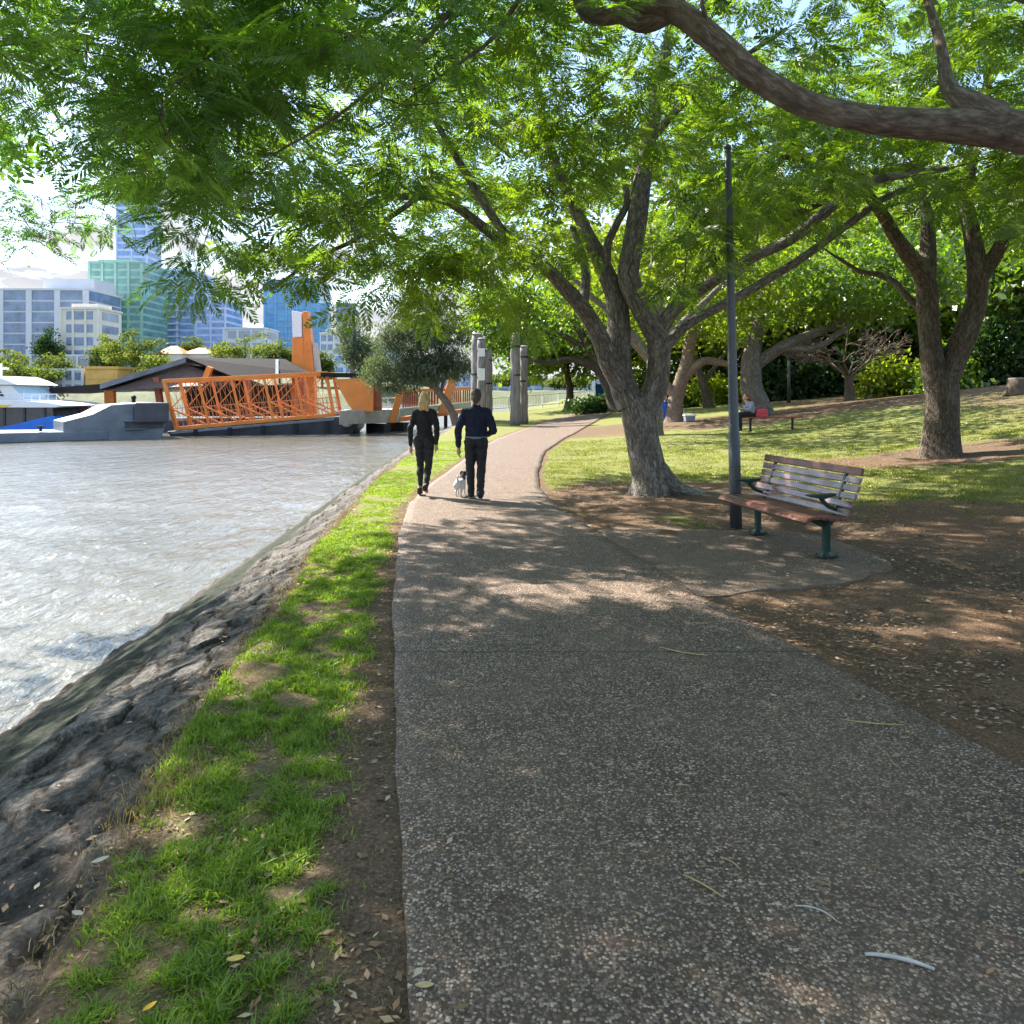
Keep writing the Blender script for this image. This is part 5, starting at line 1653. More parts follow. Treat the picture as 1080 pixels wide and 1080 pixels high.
def far_seat():
    x, y = 7.75, 25.0
    gx = (814 - CX) / FPX * 25.0
    z0 = float(H(gx, y))
    root = empty('park_bench', (gx, y, z0), R(2), 'backless red brown timber bench on the far lawn where the reader sits', 'bench')
    s = MB()
    for k in range(5):
        s.box((0, -.19 + k * .095, .455), (1.9, .082, .035))
    s.build('seat', M['redbrown'], root, bevel=.006)
    for lx in (-.78, .62):
        for ly in (-.17, .17):
            l = MB(); l.box((lx + (.13 if ly > 0 else 0), ly, .21), (.055, .055, .44)); l.box((lx + (.13 if ly > 0 else 0), ly, .008), (.1, .1, .016))
            l.build('leg', M['iron_dark'], root, bevel=.004)
    for lx in (-.72, .68):
        c = MB(); c.box((lx, 0, .425), (.06, .42, .024)); c.build('cross_rail', M['iron_dark'], root)
    # the reader: sits at the left end facing left, hunched over her hands
    px, py = (792 - CX) / FPX * 25.0, 25.0
    root = empty('person', (px, py, z0 + .004), R(95), 'seated person with auburn hair, grey top and black trousers on the far bench', 'person')
    # local: +y is where she faces
    b = MB()
    b.ball((0, .16, 1.13), (.076, .095, .112)); b.ball((0, .205, 1.085), (.058, .07, .07)); b.ball((0, .262, 1.11), (.014, .02, .02)); b.ball((.078, .15, 1.11), (.012, .022, .03)); b.ball((-.078, .15, 1.11), (.012, .022, .03))
    b.cap((0, .05, .95), (0, .12, 1.06), .055, .05); b.cap((0, -.02, .58), (0, .03, .88), .08, .08); b.cap((-.13, .03, .91), (.13, .03, .91), .045, .045)
    for s in (-1, 1):
        b.cap((s * .16, .03, .92), (s * .20, .13, .70), .046, .04); b.cap((s * .20, .13, .70), (s * .07, .33, .72), .04, .028)
        fingers(b, (s * .05, .385, .735), (-s * .35, .9, .25), (0, -.2, 1), .009, .5 * -s, 1.0)
        b.cap((s * .09, -.02, .55), (s * .11, .42, .54), .085, .062); b.cap((s * .11, .42, .54), (s * .10, .40, .10), .058, .04); b.cap((s * .10, .40, .09), (s * .105, .52, .045), .04, .035)
    b.flesh('body', M['skin'], root, .011, 2)
    j = MB()
    j.cap((-.12, .03, .915), (.12, .03, .915), .072, .072)
    for yy, z, w, d in ((.03, .84, .19, .135), (.015, .74, .175, .135), (0, .64, .175, .14), (-.01, .56, .185, .145)):
        j.ball((0, yy, z), (w, d, .1))
    for s in (-1, 1):
        j.cap((s * .15, .03, .91), (s * .205, .13, .70), .066, .055); j.cap((s * .205, .13, .70), (s * .09, .31, .72), .055, .04)
    j.flesh('top', M['grey_top'], root, .014, 3, .026)
    t = MB()
    t.ball((0, -.02, .55), (.18, .15, .10))
    for s in (-1, 1):
        t.cap((s * .09, -.02, .555), (s * .115, .42, .545), .098, .075); t.cap((s * .115, .42, .545), (s * .10, .40, .10), .073, .06)
    t.flesh('trousers', M['black_cloth'], root, .014, 3, .026)
    for s in (-1, 1):
        q = MB(); shoe(q, (s * .10, .345, 0), R(-4 * s), 0, .25); q.flesh('shoe', M['shoe'], root, .012, 1)
    h = MB()
    h.ball((0, .135, 1.16), (.09, .098, .098)); h.ball((0, .09, 1.09), (.09, .075, .12)); h.cap((.0, .05, 1.06), (.0, .0, .90), .075, .045)
    h.flesh('hair', M['hair_brown'], root, .012, 1, .02)
    # pink bag on the seat beside her
    bx = (804 - CX) / FPX * 24.8
    root = empty('handbag', (bx, 24.9, z0 + .478), R(6), 'pink red handbag standing on the far bench beside the seated person', 'handbag')
    g = MB(); g.prism([(-.21, -.07, 0), (.21, -.07, 0), (.17, -.05, .25), (-.17, -.05, .25)], (0, .13, 0)); g.build('bag_body', M['pink_bag'], root, bevel=.02, seg=3)
    f = MB(); f.box((0, -.075, .17), (.36, .02, .13)); f.build('flap', M['pink_bag'], root, bevel=.008)
    hd = MB(); hd.tube([(-.11, 0, .24), (-.09, 0, .34), (0, 0, .39), (.09, 0, .34), (.11, 0, .24)], .011, 8); hd.build('handle', M['pink_bag'], root, True)
    # small figure in blue beyond the forked trunk
    Y = 34.0
    x = (701.5 - CX) / FPX * Y
    z0 = float(H(x, Y))
    root = empty('person', (x, Y, z0), R(25), 'small figure in bright blue clothes standing half hidden behind the forked trunk', 'person')
    b = MB()
    b.ball((0, 0, 1.06), (.07, .085, .1)); b.ball((0, .08, 1.04), (.012, .016, .018)); b.cap((0, 0, .9), (0, 0, 1.0), .045, .042); b.cap((0, 0, .5), (0, 0, .84), .06, .06); b.cap((-.1, 0, .85), (.1, 0, .85), .03, .03)
    for s in (-1, 1):
        b.cap((s * .12, 0, .86), (s * .17, -.02, .64), .035, .03); b.cap((s * .17, -.02, .64), (s * .17, .03, .46), .03, .022); fingers(b, (s * .17, .035, .42), (0, .1, -1), (0, 1, 0), .008, .3 * -s, .8)
        b.cap((s * .065, 0, .5), (s * .07, 0, .27), .06, .04); b.cap((s * .07, 0, .27), (s * .07, 0, .06), .04, .028); b.cap((s * .07, 0, .05), (s * .075, .09, .03), .03, .026)
    b.flesh('body', M['skin'], root, .012, 1)
    j = MB()
    j.cap((-.09, 0, .85), (.09, 0, .85), .06, .06)
    for z, w in ((.76, .145), (.66, .14), (.56, .15), (.48, .155)):
        j.ball((0, 0, z), (w, .105, .09))
    for s in (-1, 1):
        j.cap((s * .115, 0, .85), (s * .175, -.02, .64), .052, .046); j.cap((s * .175, -.02, .64), (s * .172, .02, .48), .045, .036)
        j.cap((s * .07, 0, .48), (s * .075, 0, .12), .08, .06)
    j.flesh('blue_suit', M['blue_cloth'], root, .013, 2, .026)
    h = MB(); h.ball((0, -.012, 1.09), (.078, .085, .085)); h.flesh('hair', M['blond'], root, .012, 1, .02)
    for s in (-1, 1):
        q = MB(); shoe(q, (s * .07, -.04, 0), 0, 0, .19); q.flesh('shoe', M['sole'], root, .012, 1)
    # white lidded box on the ground
    Y = 33.0
    x = (727 - CX) / FPX * Y
    root = empty('cooler_box', (x, Y, float(H(x, Y))), R(8), 'small blue grey box with a white lid on the ground beside the leaning trunk', 'cooler')
    g = MB(); g.prism([(-.21, -.13, 0), (.21, -.13, 0), (.23, -.15, .24), (-.23, -.15, .24)], (0, .28, 0)); g.build('tub', M['grey_top'], root, bevel=.02)
    g = MB(); g.box((0, 0, .27), (.50, .34, .06)); g.build('lid', M['white_paint'], root, bevel=.02)
    g = MB(); g.tube([(-.25, 0, .22), (-.26, 0, .34), (.26, 0, .34), (.25, 0, .22)], .012, 8); g.build('handle', M['white_paint'], root, True)


def ground_bits():
    def twig(px, py, ln, rad, ang, bend, mtl, label, name='fallen_twig', cat='twig'):
        Y = CAM_H * FPX / (py - HY); X = (px - CX) / FPX * Y
        on = float(path_l(Y)) < X < float(path_r(Y))
        z = float(H(X, Y)) + (.012 if on else -.02) + rad * .9
        pts, rr = [], []
        for i in range(9):
            t = i / 8 - .5
            a = ang + bend * t
            pts.append((X + ln * t * math.cos(ang) - bend * ln * (t * t - .08) * math.sin(ang), Y + ln * t * math.sin(ang) + bend * ln * (t * t - .08) * math.cos(ang), z))
            rr.append(rad * (.55 + .45 * math.sin(PI * (i + .6) / 9.2)))
        c = Vector(pts[4])
        mb = MB(); mb.tube([Vector(p) - c for p in pts], rr, 7)
        o = mb.build(name, mtl, None, True); o.location = c
        tag(o, label, cat, 'fallen twigs')
    pale = simple('bleached_twig', (0.46, 0.42, 0.38), 0.7, 0.2, 30)
    straw = simple('straw_twig', (0.42, 0.31, 0.14), 0.7, 0.25, 30)
    rust = simple('rusty_twig', (0.26, 0.12, 0.05), 0.7, 0.3, 30)
    twig(948, 1018, .185, .0065, R(-19), -.35, pale, 'bleached curved twig lying on the path at the lower right')
    twig(742, 938, .16, .0030, R(-48), -.2, straw, 'straight straw coloured stalk lying on the middle of the path')
    twig(772, 914, .09, .0022, R(-55), -.5, straw, 'short curved straw stalk just beyond the straight stalk')
    twig(862, 965, .13, .0026, R(-35), -.8, pale, 'pale forked looking stalk between the straw stalk and the bleached twig')
    twig(920, 766, .30, .0035, R(-14), .2, straw, 'long straw stalk near the soil edge of the path')
    twig(393, 912, .12, .0032, R(-20), -.7, rust, 'hooked rust brown twig on the bare soil left of the path')
    twig(720, 690, .32, .004, R(-30), .3, straw, 'faint straw stalk across the middle distance of the path')
    def leaf(px, py, ln, ang, c, label):
        Y = CAM_H * FPX / (py - HY); X = (px - CX) / FPX * Y
        on = float(path_l(Y)) < X < float(path_r(Y))
        z = float(H(X, Y)) + (.014 if on else .028)
        m = simple('fallen_leaf_' + label.split()[0], c, 0.6, 0.2, 40)
        V, F = [], []
        n = 9
        for i in range(n):
            t = i / (n - 1)
            w = .19 * ln * math.sin(PI * min(1, t * .97 + .03)) ** .8
            zz = .10 * ln * (t - .5) ** 2
            for k in (-1, 0, 1):
                V.append(((t - .5) * ln, k * w, zz + .10 * w * abs(k)))
        for i in range(n - 1):
            for k in range(2):
                F.append((i * 3 + k, i * 3 + k + 1, i * 3 + k + 4, i * 3 + k + 3))
        me = bpy.data.meshes.new('fallen_leaf'); me.from_pydata(V, [], F)
        o = link_mesh('fallen_leaf', me, m)
        s = o.modifiers.new('thick', 'SOLIDIFY'); s.thickness = .0015
        o.location = (X, Y, z); o.rotation_euler = (R(6), R(-4), ang)
        tag(o, label, 'leaf', 'single fallen leaves')
    leaf(249, 1015, .055, R(8), (0.62, 0.42, 0.10), 'buff yellow leaf lying in the grass to the right of the orange leaf')
    leaf(158, 1061, .04, R(50), (0.70, 0.40, 0.03), 'orange yellow leaf in the bright grass at the bottom edge')
    leaf(106, 901, .06, R(35), (0.46, 0.40, 0.32), 'pale grey leaf on the soil beside the embankment stones')
    leaf(448, 1044, .055, R(-3), (0.46, 0.34, 0.17), 'tan leaf on the left edge of the path')
    leaf(82, 957, .05, R(-20), (0.45, 0.38, 0.30), 'dull beige leaf below the pale grey leaf on the soil')


def timber_posts():
    Y = 40.0
    g = 'old timber piles beside the path'
    rng = np.random.default_rng(3)
    for px, py, wd, dY, lab, plaq in ((503, 353, 11.5, .6, 'tallest weathered timber pile at the left of its row, behind the walker', ()),
                                      (508, 358, 9.5, -.5, 'timber pile carrying two white plaques', (372, 395)),
                                      (515.5, 370, 8, .3, 'shortest timber pile, right of the one with plaques', ()),
                                      (543.5, 353, 10.5, -.8, 'tall timber pile standing alone on the grass edge, left one of its pair', ()),
                                      (552.5, 366, 8.5, .9, 'dark lower timber pile at the right end of the row', ())):
        y = Y + dY
        p = at(px, py, y)
        x, top = p[0], p[2]
        z0 = float(H(x, y)) - .05
        r = wd / 2 / FPX * y
        root = empty('timber_pile', (x, y, z0), 0, lab, 'timber post', g)
        hgt = top - z0
        mb = MB()
        pts, rad = [], []
        for i in range(15):
            t = i / 14
            pts.append((.02 * math.sin(i * 1.9 + px), .02 * math.cos(i * 2.3 + px), hgt * t)); rad.append(r * (1.06 - .12 * t + .04 * math.sin(i * 2.7 + px)))
        mb.tube(pts, rad, 12)
        mb.build('post', M['wood_pile'], root, True)
        for z in (.86, .55):
            bd = MB(); bd.lathe([(r * 1.03, 0), (r * 1.03, .09), (r * .9, .09)], (0, 0, hgt * z), 12)
            bd.build('iron_band', M['iron_dark'], root)
        cp = MB(); cp.lathe([(r * .95, 0), (r * 1.0, .03), (r * .55, .10)], (0, 0, hgt - .005), 12); cp.build('cap', M['wood_pile'], root)
        for py2 in plaq:
            q = MB(); zc = at(px, py2, y)[2] - z0
            q.box((0, -r * 1.08, zc), (.36, .03, .42 if py2 == 372 else .62)); q.build('plaque', M['plaque'], root, bevel=.01)


def back_fences():
    # white railing at the far end of the path
    a, b = at(518, 425, 62), at(652, 425, 70)
    za, zb = float(H(a[0], 62)), float(H(b[0], 70))
    root = empty('white_railing', (a[0], 62, za - .05), math.atan2(70 - 62, b[0] - a[0]), 'white painted railing across the far end of the path', 'railing')
    ln = math.hypot(b[0] - a[0], 8)
    dz = (zb - za) / ln
    for z in (.25, 1.12):
        r = MB(); r.bar((0, 0, z), (ln, 0, z + dz * ln), .06, .07); r.build('rail', M['hot_white'], root)
    n = 9
    for i in range(n):
        x = ln * i / (n - 1)
        p = MB(); p.box((x, 0, .6 + dz * x), (.08, .08, 1.25)); p.build('post', M['hot_white'], root)
    q = MB()
    k = int(ln / .16)
    for i in range(k):
        x = ln * (i + .5) / k
        q.box((x, .0, .68 + dz * x), (.035, .02, .82))
    q.build('picket_panel', M['hot_white'], root)
    # dark picket fence at the back of the lawn
    a, b = at(800, 410, 47), at(945, 410, 46)
    za, zb = float(H(a[0], 47)), float(H(b[0], 46))
    root = empty('picket_fence', (a[0], 47, za), math.atan2(-1, b[0] - a[0]), 'dark iron picket fence in the shade behind the hedge', 'fence')
    ln = math.hypot(b[0] - a[0], 1); dz = (zb - za) / ln
    for z in (.3, 1.6):
        r = MB(); r.bar((0, 0, z), (ln, 0, z + dz * ln), .04, .05); r.build('rail', M['iron_dark'], root)
    q = MB(); k = int(ln / .14)
    for i in range(k):
        x = ln * (i + .5) / k
        q.box((x, 0, .9 + dz * x), (.03, .03, 1.8))
    q.build('picket_panel', M['iron_dark'], root)
    for i in range(5):
        x = ln * i / 4
        p = MB(); p.box((x, .04, .95 + dz * x), (.09, .09, 2.0)); p.build('post', M['iron_dark'], root)
    # slim grey post at the edge of the far lawn
    p = at(832, 412, 41); z0 = float(H(p[0], 41))
    root = empty('lamp_post', (p[0], 41, z0), 0, 'short slim grey post at the back of the lawn left of the bare tree', 'pole')
    m = MB(); m.tube([(0, 0, 0), (0, 0, 2.4)], [.1, .085], 12); m.build('pole', M['pole_grey'], root, True)
    m = MB(); m.lathe([(.1, 0), (.14, .05), (.14, .22), (.05, .27)], (0, 0, 2.38), 12); m.build('lamp_head', M['pole_grey'], root, True)
    # blue panel at the far end of the path
    p = at(634, 416, 60); z0 = float(H(p[0], 60))
    root = empty('notice_panel', (p[0], 60, z0), R(12), 'blue panel at the far end of the path just left of the forked trunk', 'sign')
    m = MB(); m.box((0, 0, 1.05), (.75, .08, 1.3)); m.build('panel', M['blue_paint'], root, bevel=.01)
    for s in (-1, 1):
        m = MB(); m.box((s * .42, 0, .9), (.07, .07, 1.8)); m.build('post', M['iron_dark'], root)
    # cut stump on the rise
    Y = 24.5
    p = at(1072, 388, Y); z0 = float(H(p[0], Y))
    root = empty('tree_stump', (p[0], Y, z0 - .05), 0, 'grey brown cut stump on top of the rise at the right edge', 'stump')
    m = MB(); m.lathe([(.42, 0), (.32, .1), (.28, .3), (.27, .55)], (0, 0, 0), 14); m.build('stump_wood', M['bark_dark'], root, True)
    m = MB(); m.lathe([(.26, 0), (.25, .02), (.1, .035)], (0, 0, .545), 14); m.build('cut_face', M['wood_pile'], root)
# ================================================================== THE RIVER SIDE
def V3(px, py, Y): return Vector([float(v) for v in at(px, py, Y)])


def gangway():
    bl, br = V3(186, 452, 50.0), V3(352, 437.5, 53.0)
    tl, tr = V3(173, 402, 50.0), V3(344, 393.5, 53.0)
    back = Vector((-.1, 2.6, 0))
    root = empty('gangway_bridge', (bl.x, bl.y, bl.z), 0, 'orange steel truss gangway sloping along the ferry pontoon', 'gangway')
    o = root.location.copy()
    B = lambda t: bl.lerp(br, t) - o
    T = lambda t: tl.lerp(tr, t) - o
    for bk in (Vector((0, 0, 0)), back):
        for f, nm in ((B, 'bottom_chord'), (T, 'top_chord')):
            m = MB(); m.bar(f(-.01) + bk, f(1.01) + bk, .22, .24); m.build(nm, M['orange'], root, bevel=.015)
        for i in range(6):
            t = i / 5
            m = MB(); m.bar(B(t) + bk, T(t) + bk, .20 if i in (0, 5) else .14, .22 if i in (0, 5) else .15, (0, 1, 0)); m.build('truss_post', M['orange'], root, bevel=.01)
        for i in range(5):
            a, b = i / 5, (i + 1) / 5
            mid = B(a).lerp(T(a), .42)
            m = MB(); m.bar(mid + bk, B(b) + bk, .09, .10, (0, 1, 0)); m.bar(mid + bk, T(b) + bk, .05, .06, (0, 1, 0)); m.build('diagonal_brace', M['orange'], root)
    # handrails and fine infill between near truss and walkway
    for h in (.16, .30, .42):
        m = MB()
        for bk in (Vector((0, .25, 0)), back - Vector((0, .25, 0))):
            m.bar(B(.0).lerp(T(0), h) + bk, B(1).lerp(T(1), h) + bk, .04, .045)
        m.build('handrail', M['orange_pale'], root)
    m = MB()
    for i in range(34):
        t = (i + .5) / 34
        for k in (-1, 1):
            t2 = min(1, max(0, t + k * .045))
            m.bar(B(t).lerp(T(t), .03) + Vector((0, .09, 0)), B(t2).lerp(T(t2), .97) + Vector((0, .09 + .02 * k, 0)), .022, .022, (0, 1, 0))
    m.build('mesh_panel', M['orange_pale'], root)
    m = MB()
    for i in range(46):
        t = (i + .5) / 46
        m.bar(B(t) + back * .88, B(t).lerp(T(t), .42) + back * .88, .03, .03, (0, 1, 0))
    m.build('baluster_panel', M['orange_pale'], root)
    m = MB(); m.prism([B(-.01) + Vector((0, .15, -.06)), B(1.01) + Vector((0, .15, -.06)), B(1.01) + back * .95 + Vector((0, 0, -.06)), B(-.01) + back * .95 + Vector((0, 0, -.06))], (0, 0, .1)); m.build('walk_deck', M['steel_dark'], root)
    m = MB()
    for i in range(11):
        t = i / 10
        m.bar(T(t), T(t) + back, .09, .1)
    m.build('roof_purlin', M['orange'], root)
    # hull it floats on
    root = empty('pontoon', (V3(186, 455, 50).x, 50.0, WATER_Z), 0, 'long dark grey pontoon hull floating under the orange gangway', 'pontoon')
    o = root.location.copy()
    pts = [V3(176, 455, 49.6), V3(352, 440.5, 52.6), V3(369, 437, 52.9), V3(377, 441, 53.1), V3(376, 452, 53.1), V3(366, 462, 53.0), V3(183, 466, 49.8)]
    m = MB(); m.prism([p - o for p in pts], (-.1, 3.4, 0)); m.build('hull', M['steel_dark'], root, bevel=.06)
    m = MB(); m.bar(V3(180, 456.4, 49.45) - o, V3(352, 442, 52.45) - o, .12, .16); m.build('rubbing_strip', M['steel_blue'], root)
    for px in (205, 240, 275, 310, 345):
        f = MB(); t = (px - 180) / 172
        p = V3(180, 459, 49.4).lerp(V3(352, 450, 52.4), t) - o
        f.tube([p + Vector((0, 0, .32)), p + Vector((0, 0, -.3))], .14, 10); f.build('fender', M['rubber'], root)
    f = MB(); c = V3(366, 445, 52.6) - o; f.ball(c, (.42, .42, .36)); f.build('end_roller', M['white_paint'], root, True)


def barge():
    a, b = V3(0, 467.5, 42.6), V3(176, 461.5, 48.2)
    d = Vector((b.x - a.x, b.y - a.y, 0)); ln = d.length; d.normalize()
    root = empty('mooring_barge', (a.x, a.y, WATER_Z), math.atan2(d.y, d.x), 'blue grey steel barge with a raised block moored in front of the ferry', 'barge')
    m = MB(); m.prism([(-6, 0, -.4), (ln * .62, 0, -.4), (ln * .62, 0, .52), (-6, 0, .64)], (0, 4.2, 0)); m.build('hull', M['steel_blue'], root, bevel=.05)
    k = ln / 176
    m = MB(); m.prism([(62 * k, .05, .3), (62 * k, .05, 1.15), (92 * k, .05, 1.55), (112 * k, .05, 2.1), (160 * k, .05, 2.25), (171 * k, .05, 2.05), (176 * k, .05, 1.0), (168 * k, .05, -.4), (62 * k, .05, -.4)], (0, 3.6, 0)); m.build('raised_block', M['steel_blue'], root, bevel=.06)
    m = MB(); m.prism([(128 * k, -.02, .62), (172 * k, -.02, .62), (172 * k, -.02, 1.05), (128 * k, -.02, 1.1)], (0, .12, 0)); m.build('side_recess', M['steel_dark'], root)
    m = MB(); m.bar((126 * k, -.06, 1.12), (173 * k, -.06, 1.08), .14, .10); m.bar((128 * k, -.06, .6), (150 * k, -.06, .6), .14, .08); m.build('fender_rail', M['steel_blue'], root, bevel=.02)
    m = MB(); m.box((157 * k, 1.6, 1.6), (2.0, 3.9, 1.25)); m.build('machinery_box', M['steel_dark'], root, bevel=.08)
    m = MB(); m.bar((-6, -.03, -.02), (ln * .62, -.03, -.05), .1, .14); m.build('waterline_strip', M['steel_dark'], root)
    m = MB(); m.tube([(141 * k, .8, 2.15), (141 * k, .8, 2.5)], .12, 10); m.ball((141 * k, .8, 2.55), .16, 10, 6); m.build('bollard', M['iron_dark'], root)
    for i in range(4):
        m = MB(); p = (2.0 + i * 2.2, .35, .6)
        m.tube([p, (p[0], p[1], p[2] + .25)], .08, 8); m.box((p[0], p[1], p[2] + .27), (.4, .12, .08)); m.build('cleat', M['iron_dark'], root)


def ferry():
    Y = 50.5
    s = FPX / Y
    x0 = (-10 - CX) / s
    root = empty('ferry_boat', (x0, Y, WATER_Z), 0, 'white river ferry with blue hull and yellow stripe behind the blue grey barge', 'boat')
    dep = 5.0
    def pr(poly, mat, name, y0=0.0, d=dep, bevel=.04):
        m = MB(); m.prism([(x, y0, z) for x, z in poly], (0, d, 0)); return m.build(name, mat, root, bevel=bevel)
    pr([(-14, -.4), (4.3, -.4), (4.5, .25), (4.25, 1.3), (3.85, 1.28), (1.5, .72), (0, .42), (-14, .42)], M['blue_paint'], 'hull')
    pr([(-14, .30), (2.9, .30), (2.9, .40), (-14, .40)], M['white_paint'], 'hull_line', -.03, .06, 0)
    pr([(-14, .40), (3.7, .40), (3.95, 1.25), (3.9, 1.9), (-14, 1.9)], M['glass_dark'], 'saloon_window', .35, dep - .7)
    for i in range(9):
        x = 3.4 - i * 1.35
        m = MB(); m.box((x, .33, 1.25), (.14, .08, 1.2)); m.build('window_pillar', M['steel_dark'], root)
    pr([(-14, 1.86), (4.3, 1.86), (5.2, 1.98), (4.1, 2.16), (1.8, 2.36), (-14, 2.42)], M['white_paint'], 'main_deck', -.1, dep + .2)
    pr([(-14, 1.90), (1.1, 1.90), (1.5, 2.05), (-14, 2.07)], M['yellow_paint'], 'yellow_stripe', -.14, .05, 0)
    pr([(-14, 2.36), (2.0, 2.34), (1.0, 3.35), (-14, 3.35)], M['white_paint'], 'wheelhouse', .5, dep - 1.0)
    pr([(-14, 2.62), (.6, 2.62), (.15, 3.2), (-14, 3.2)], M['glass_dark'], 'wheelhouse_window', .46, .08, 0)
    m = MB(); m.prism([(1.86, .6, 2.44), (1.06, .6, 3.28), (1.06, dep - .6, 3.28), (1.86, dep - .6, 2.44)], (.05, 0, .04)); m.build('windscreen', simple('pale_blue_glass', (.35, .55, .66), .15, .2, 2), root)
    pr([(-14, 3.35), (1.7, 3.38), (.9, 3.72), (.1, 3.98), (-14, 4.1)], M['white_paint'], 'top_deck', .2, dep - .4)
    m = MB(); m.tube([(-.9, 2.4, 4.0), (-.9, 2.4, 4.9)], .07, 8); m.box((-.9, 2.4, 4.55), (.9, .3, .14)); m.build('radar_mast', M['white_paint'], root)
    m = MB()
    for i in range(8):
        m.tube([(4.2 - i * .55, .3, 2.15 + .02 * i), (4.2 - i * .55, .3, 2.75)], .025, 6)
    m.bar((4.25, .3, 2.75), (.3, .3, 2.8), .05, .05); m.build('bow_rail', M['white_paint'], root)


def terminal():
    Y = 56.0
    base = V3(200, 452, Y)
    root = empty('ferry_terminal', (base.x, Y, WATER_Z), 0, 'ferry terminal with a folded charcoal roof over a timber soffit behind the gangway', 'ferry terminal')
    o = root.location.copy()
    A, Bp, C, D, E, F = V3(196, 377, 58) - o, V3(300, 378.5, 61) - o, V3(328, 393, 58) - o, V3(248, 398, 56) - o, V3(105, 405, 55) - o, V3(52, 409, 54.5) - o
    bk = Vector((-2.0, 9.0, 0))
    m = MB(); m.prism([A, D, C, Bp], (0, .35, -.22)); m.build('roof_front_plane', M['roof_dark'], root)
    m = MB(); m.prism([F, E, E + bk, F + bk], (0, 0, -.42)); m.build('roof_low_plane', M['roof_dark'], root)
    m = MB(); m.prism([E + Vector((.02, 0, .004)), A, A + bk, E + bk + Vector((.02, 0, .004))], (0, 0, -.38)); m.build('roof_slope', M['steel_blue'], root)
    m = MB(); m.prism([A + Vector((.01, .02, -.01)), Bp + Vector((0, .02, -.01)), Bp + bk, A + bk + Vector((.01, 0, -.01))], (0, 0, -.3)); m.build('roof_top_plane', M['roof_dark'], root)
    m = MB(); m.bar(V3(293, 379.5, 60.4) - o + Vector((0, -.2, 0)), V3(293, 396, 56.6) - o + Vector((0, -.2, 0)), .22, .08); m.build('roof_flashing', M['steel_blue'], root)
    dz = Vector((0, .12, -.46))
    m = MB(); m.prism([E + dz, D + dz + Vector((0, .2, -.05)), D + bk + dz, E + bk + dz], (0, 0, -.05)); m.build('eave_soffit', M['soffit'], root)
    m = MB(); m.prism([E + dz + Vector((.3, .3, 0)), A + dz + Vector((0, .3, -.1)), D + dz + Vector((0, .3, 0))], (0, 6, 0)); m.build('gable_infill', M['soffit'], root)
    for px0, py0, px1, py1, nm in ((222, 387, 212, 412, 'roof_strut'), (165, 398, 171, 440, 'roof_column'), (116, 411, 117, 440, 'roof_column'), (262, 398, 262, 440, 'roof_column'), (318, 396, 318, 436, 'roof_column')):
        m = MB(); m.bar(V3(px0, py0, 56.6) - o, V3(px1, py1, 56.6) - o, .42 if px0 != 116 else .7, .42, (0, 1, 0)); m.build(nm, M['orange'] if nm == 'roof_strut' or px0 == 116 else M['redbrown'], root, bevel=.02)
    m = MB(); m.box((-3.5, 5.0, .25), (22.0, 10.0, 1.0)); m.build('deck', M['steel_dark'], root, bevel=.05)
    m = MB(); m.box((1.5, 7.5, 2.2), (10.0, .2, 2.6)); m.build('rear_wall', M['soffit'], root)
    for i in range(6):
        m = MB(); m.box((-12.5 + i * 2.0, .6, 1.35), (1.75, .05, 1.0)); m.build('glass_balustrade', simple('green_grey_glass', (.30, .34, .33), .15, .3, 2) if i == 0 else bpy.data.materials['green_grey_glass'], root)
    # seats and signs one can just make out on the deck
    # pylon
    Y = 60.0
    b = V3(320, 384, Y)
    root = empty('terminal_pylon', (b.x, Y, WATER_Z), 0, 'tall orange pylon with a white upper panel standing beside the terminal roof', 'pylon')
    o = root.location.copy()
    P = lambda px, py: V3(px, py, Y) - o
    bot = 452
    m = MB(); m.prism([P(318.5, 329), P(324.5, 328), P(331, 384), P(333, bot), P(322, bot), P(321, 384)], (0, .8, 0)); m.build('fin', M['orange'], root, bevel=.04)
    m = MB(); m.prism([P(307.5, 327.5), P(318, 329.5), P(318.3, 355.5), P(308.5, 355.5)], (0, 1.0, 0)); m.build('white_panel', M['white_paint'], root, bevel=.04)
    m = MB(); m.prism([P(308, 356), P(319.5, 356), P(321.3, 384), P(321.6, bot), P(307, bot)], (0, .7, 0)); m.build('lower_panel', M['orange'], root, bevel=.04)
    m = MB(); m.prism([P(329.4, 362), P(331.5, 361), P(335.5, 394), P(332.2, 394)], (0, 1.2, 0)); m.build('edge_strip', M['concrete'], root)


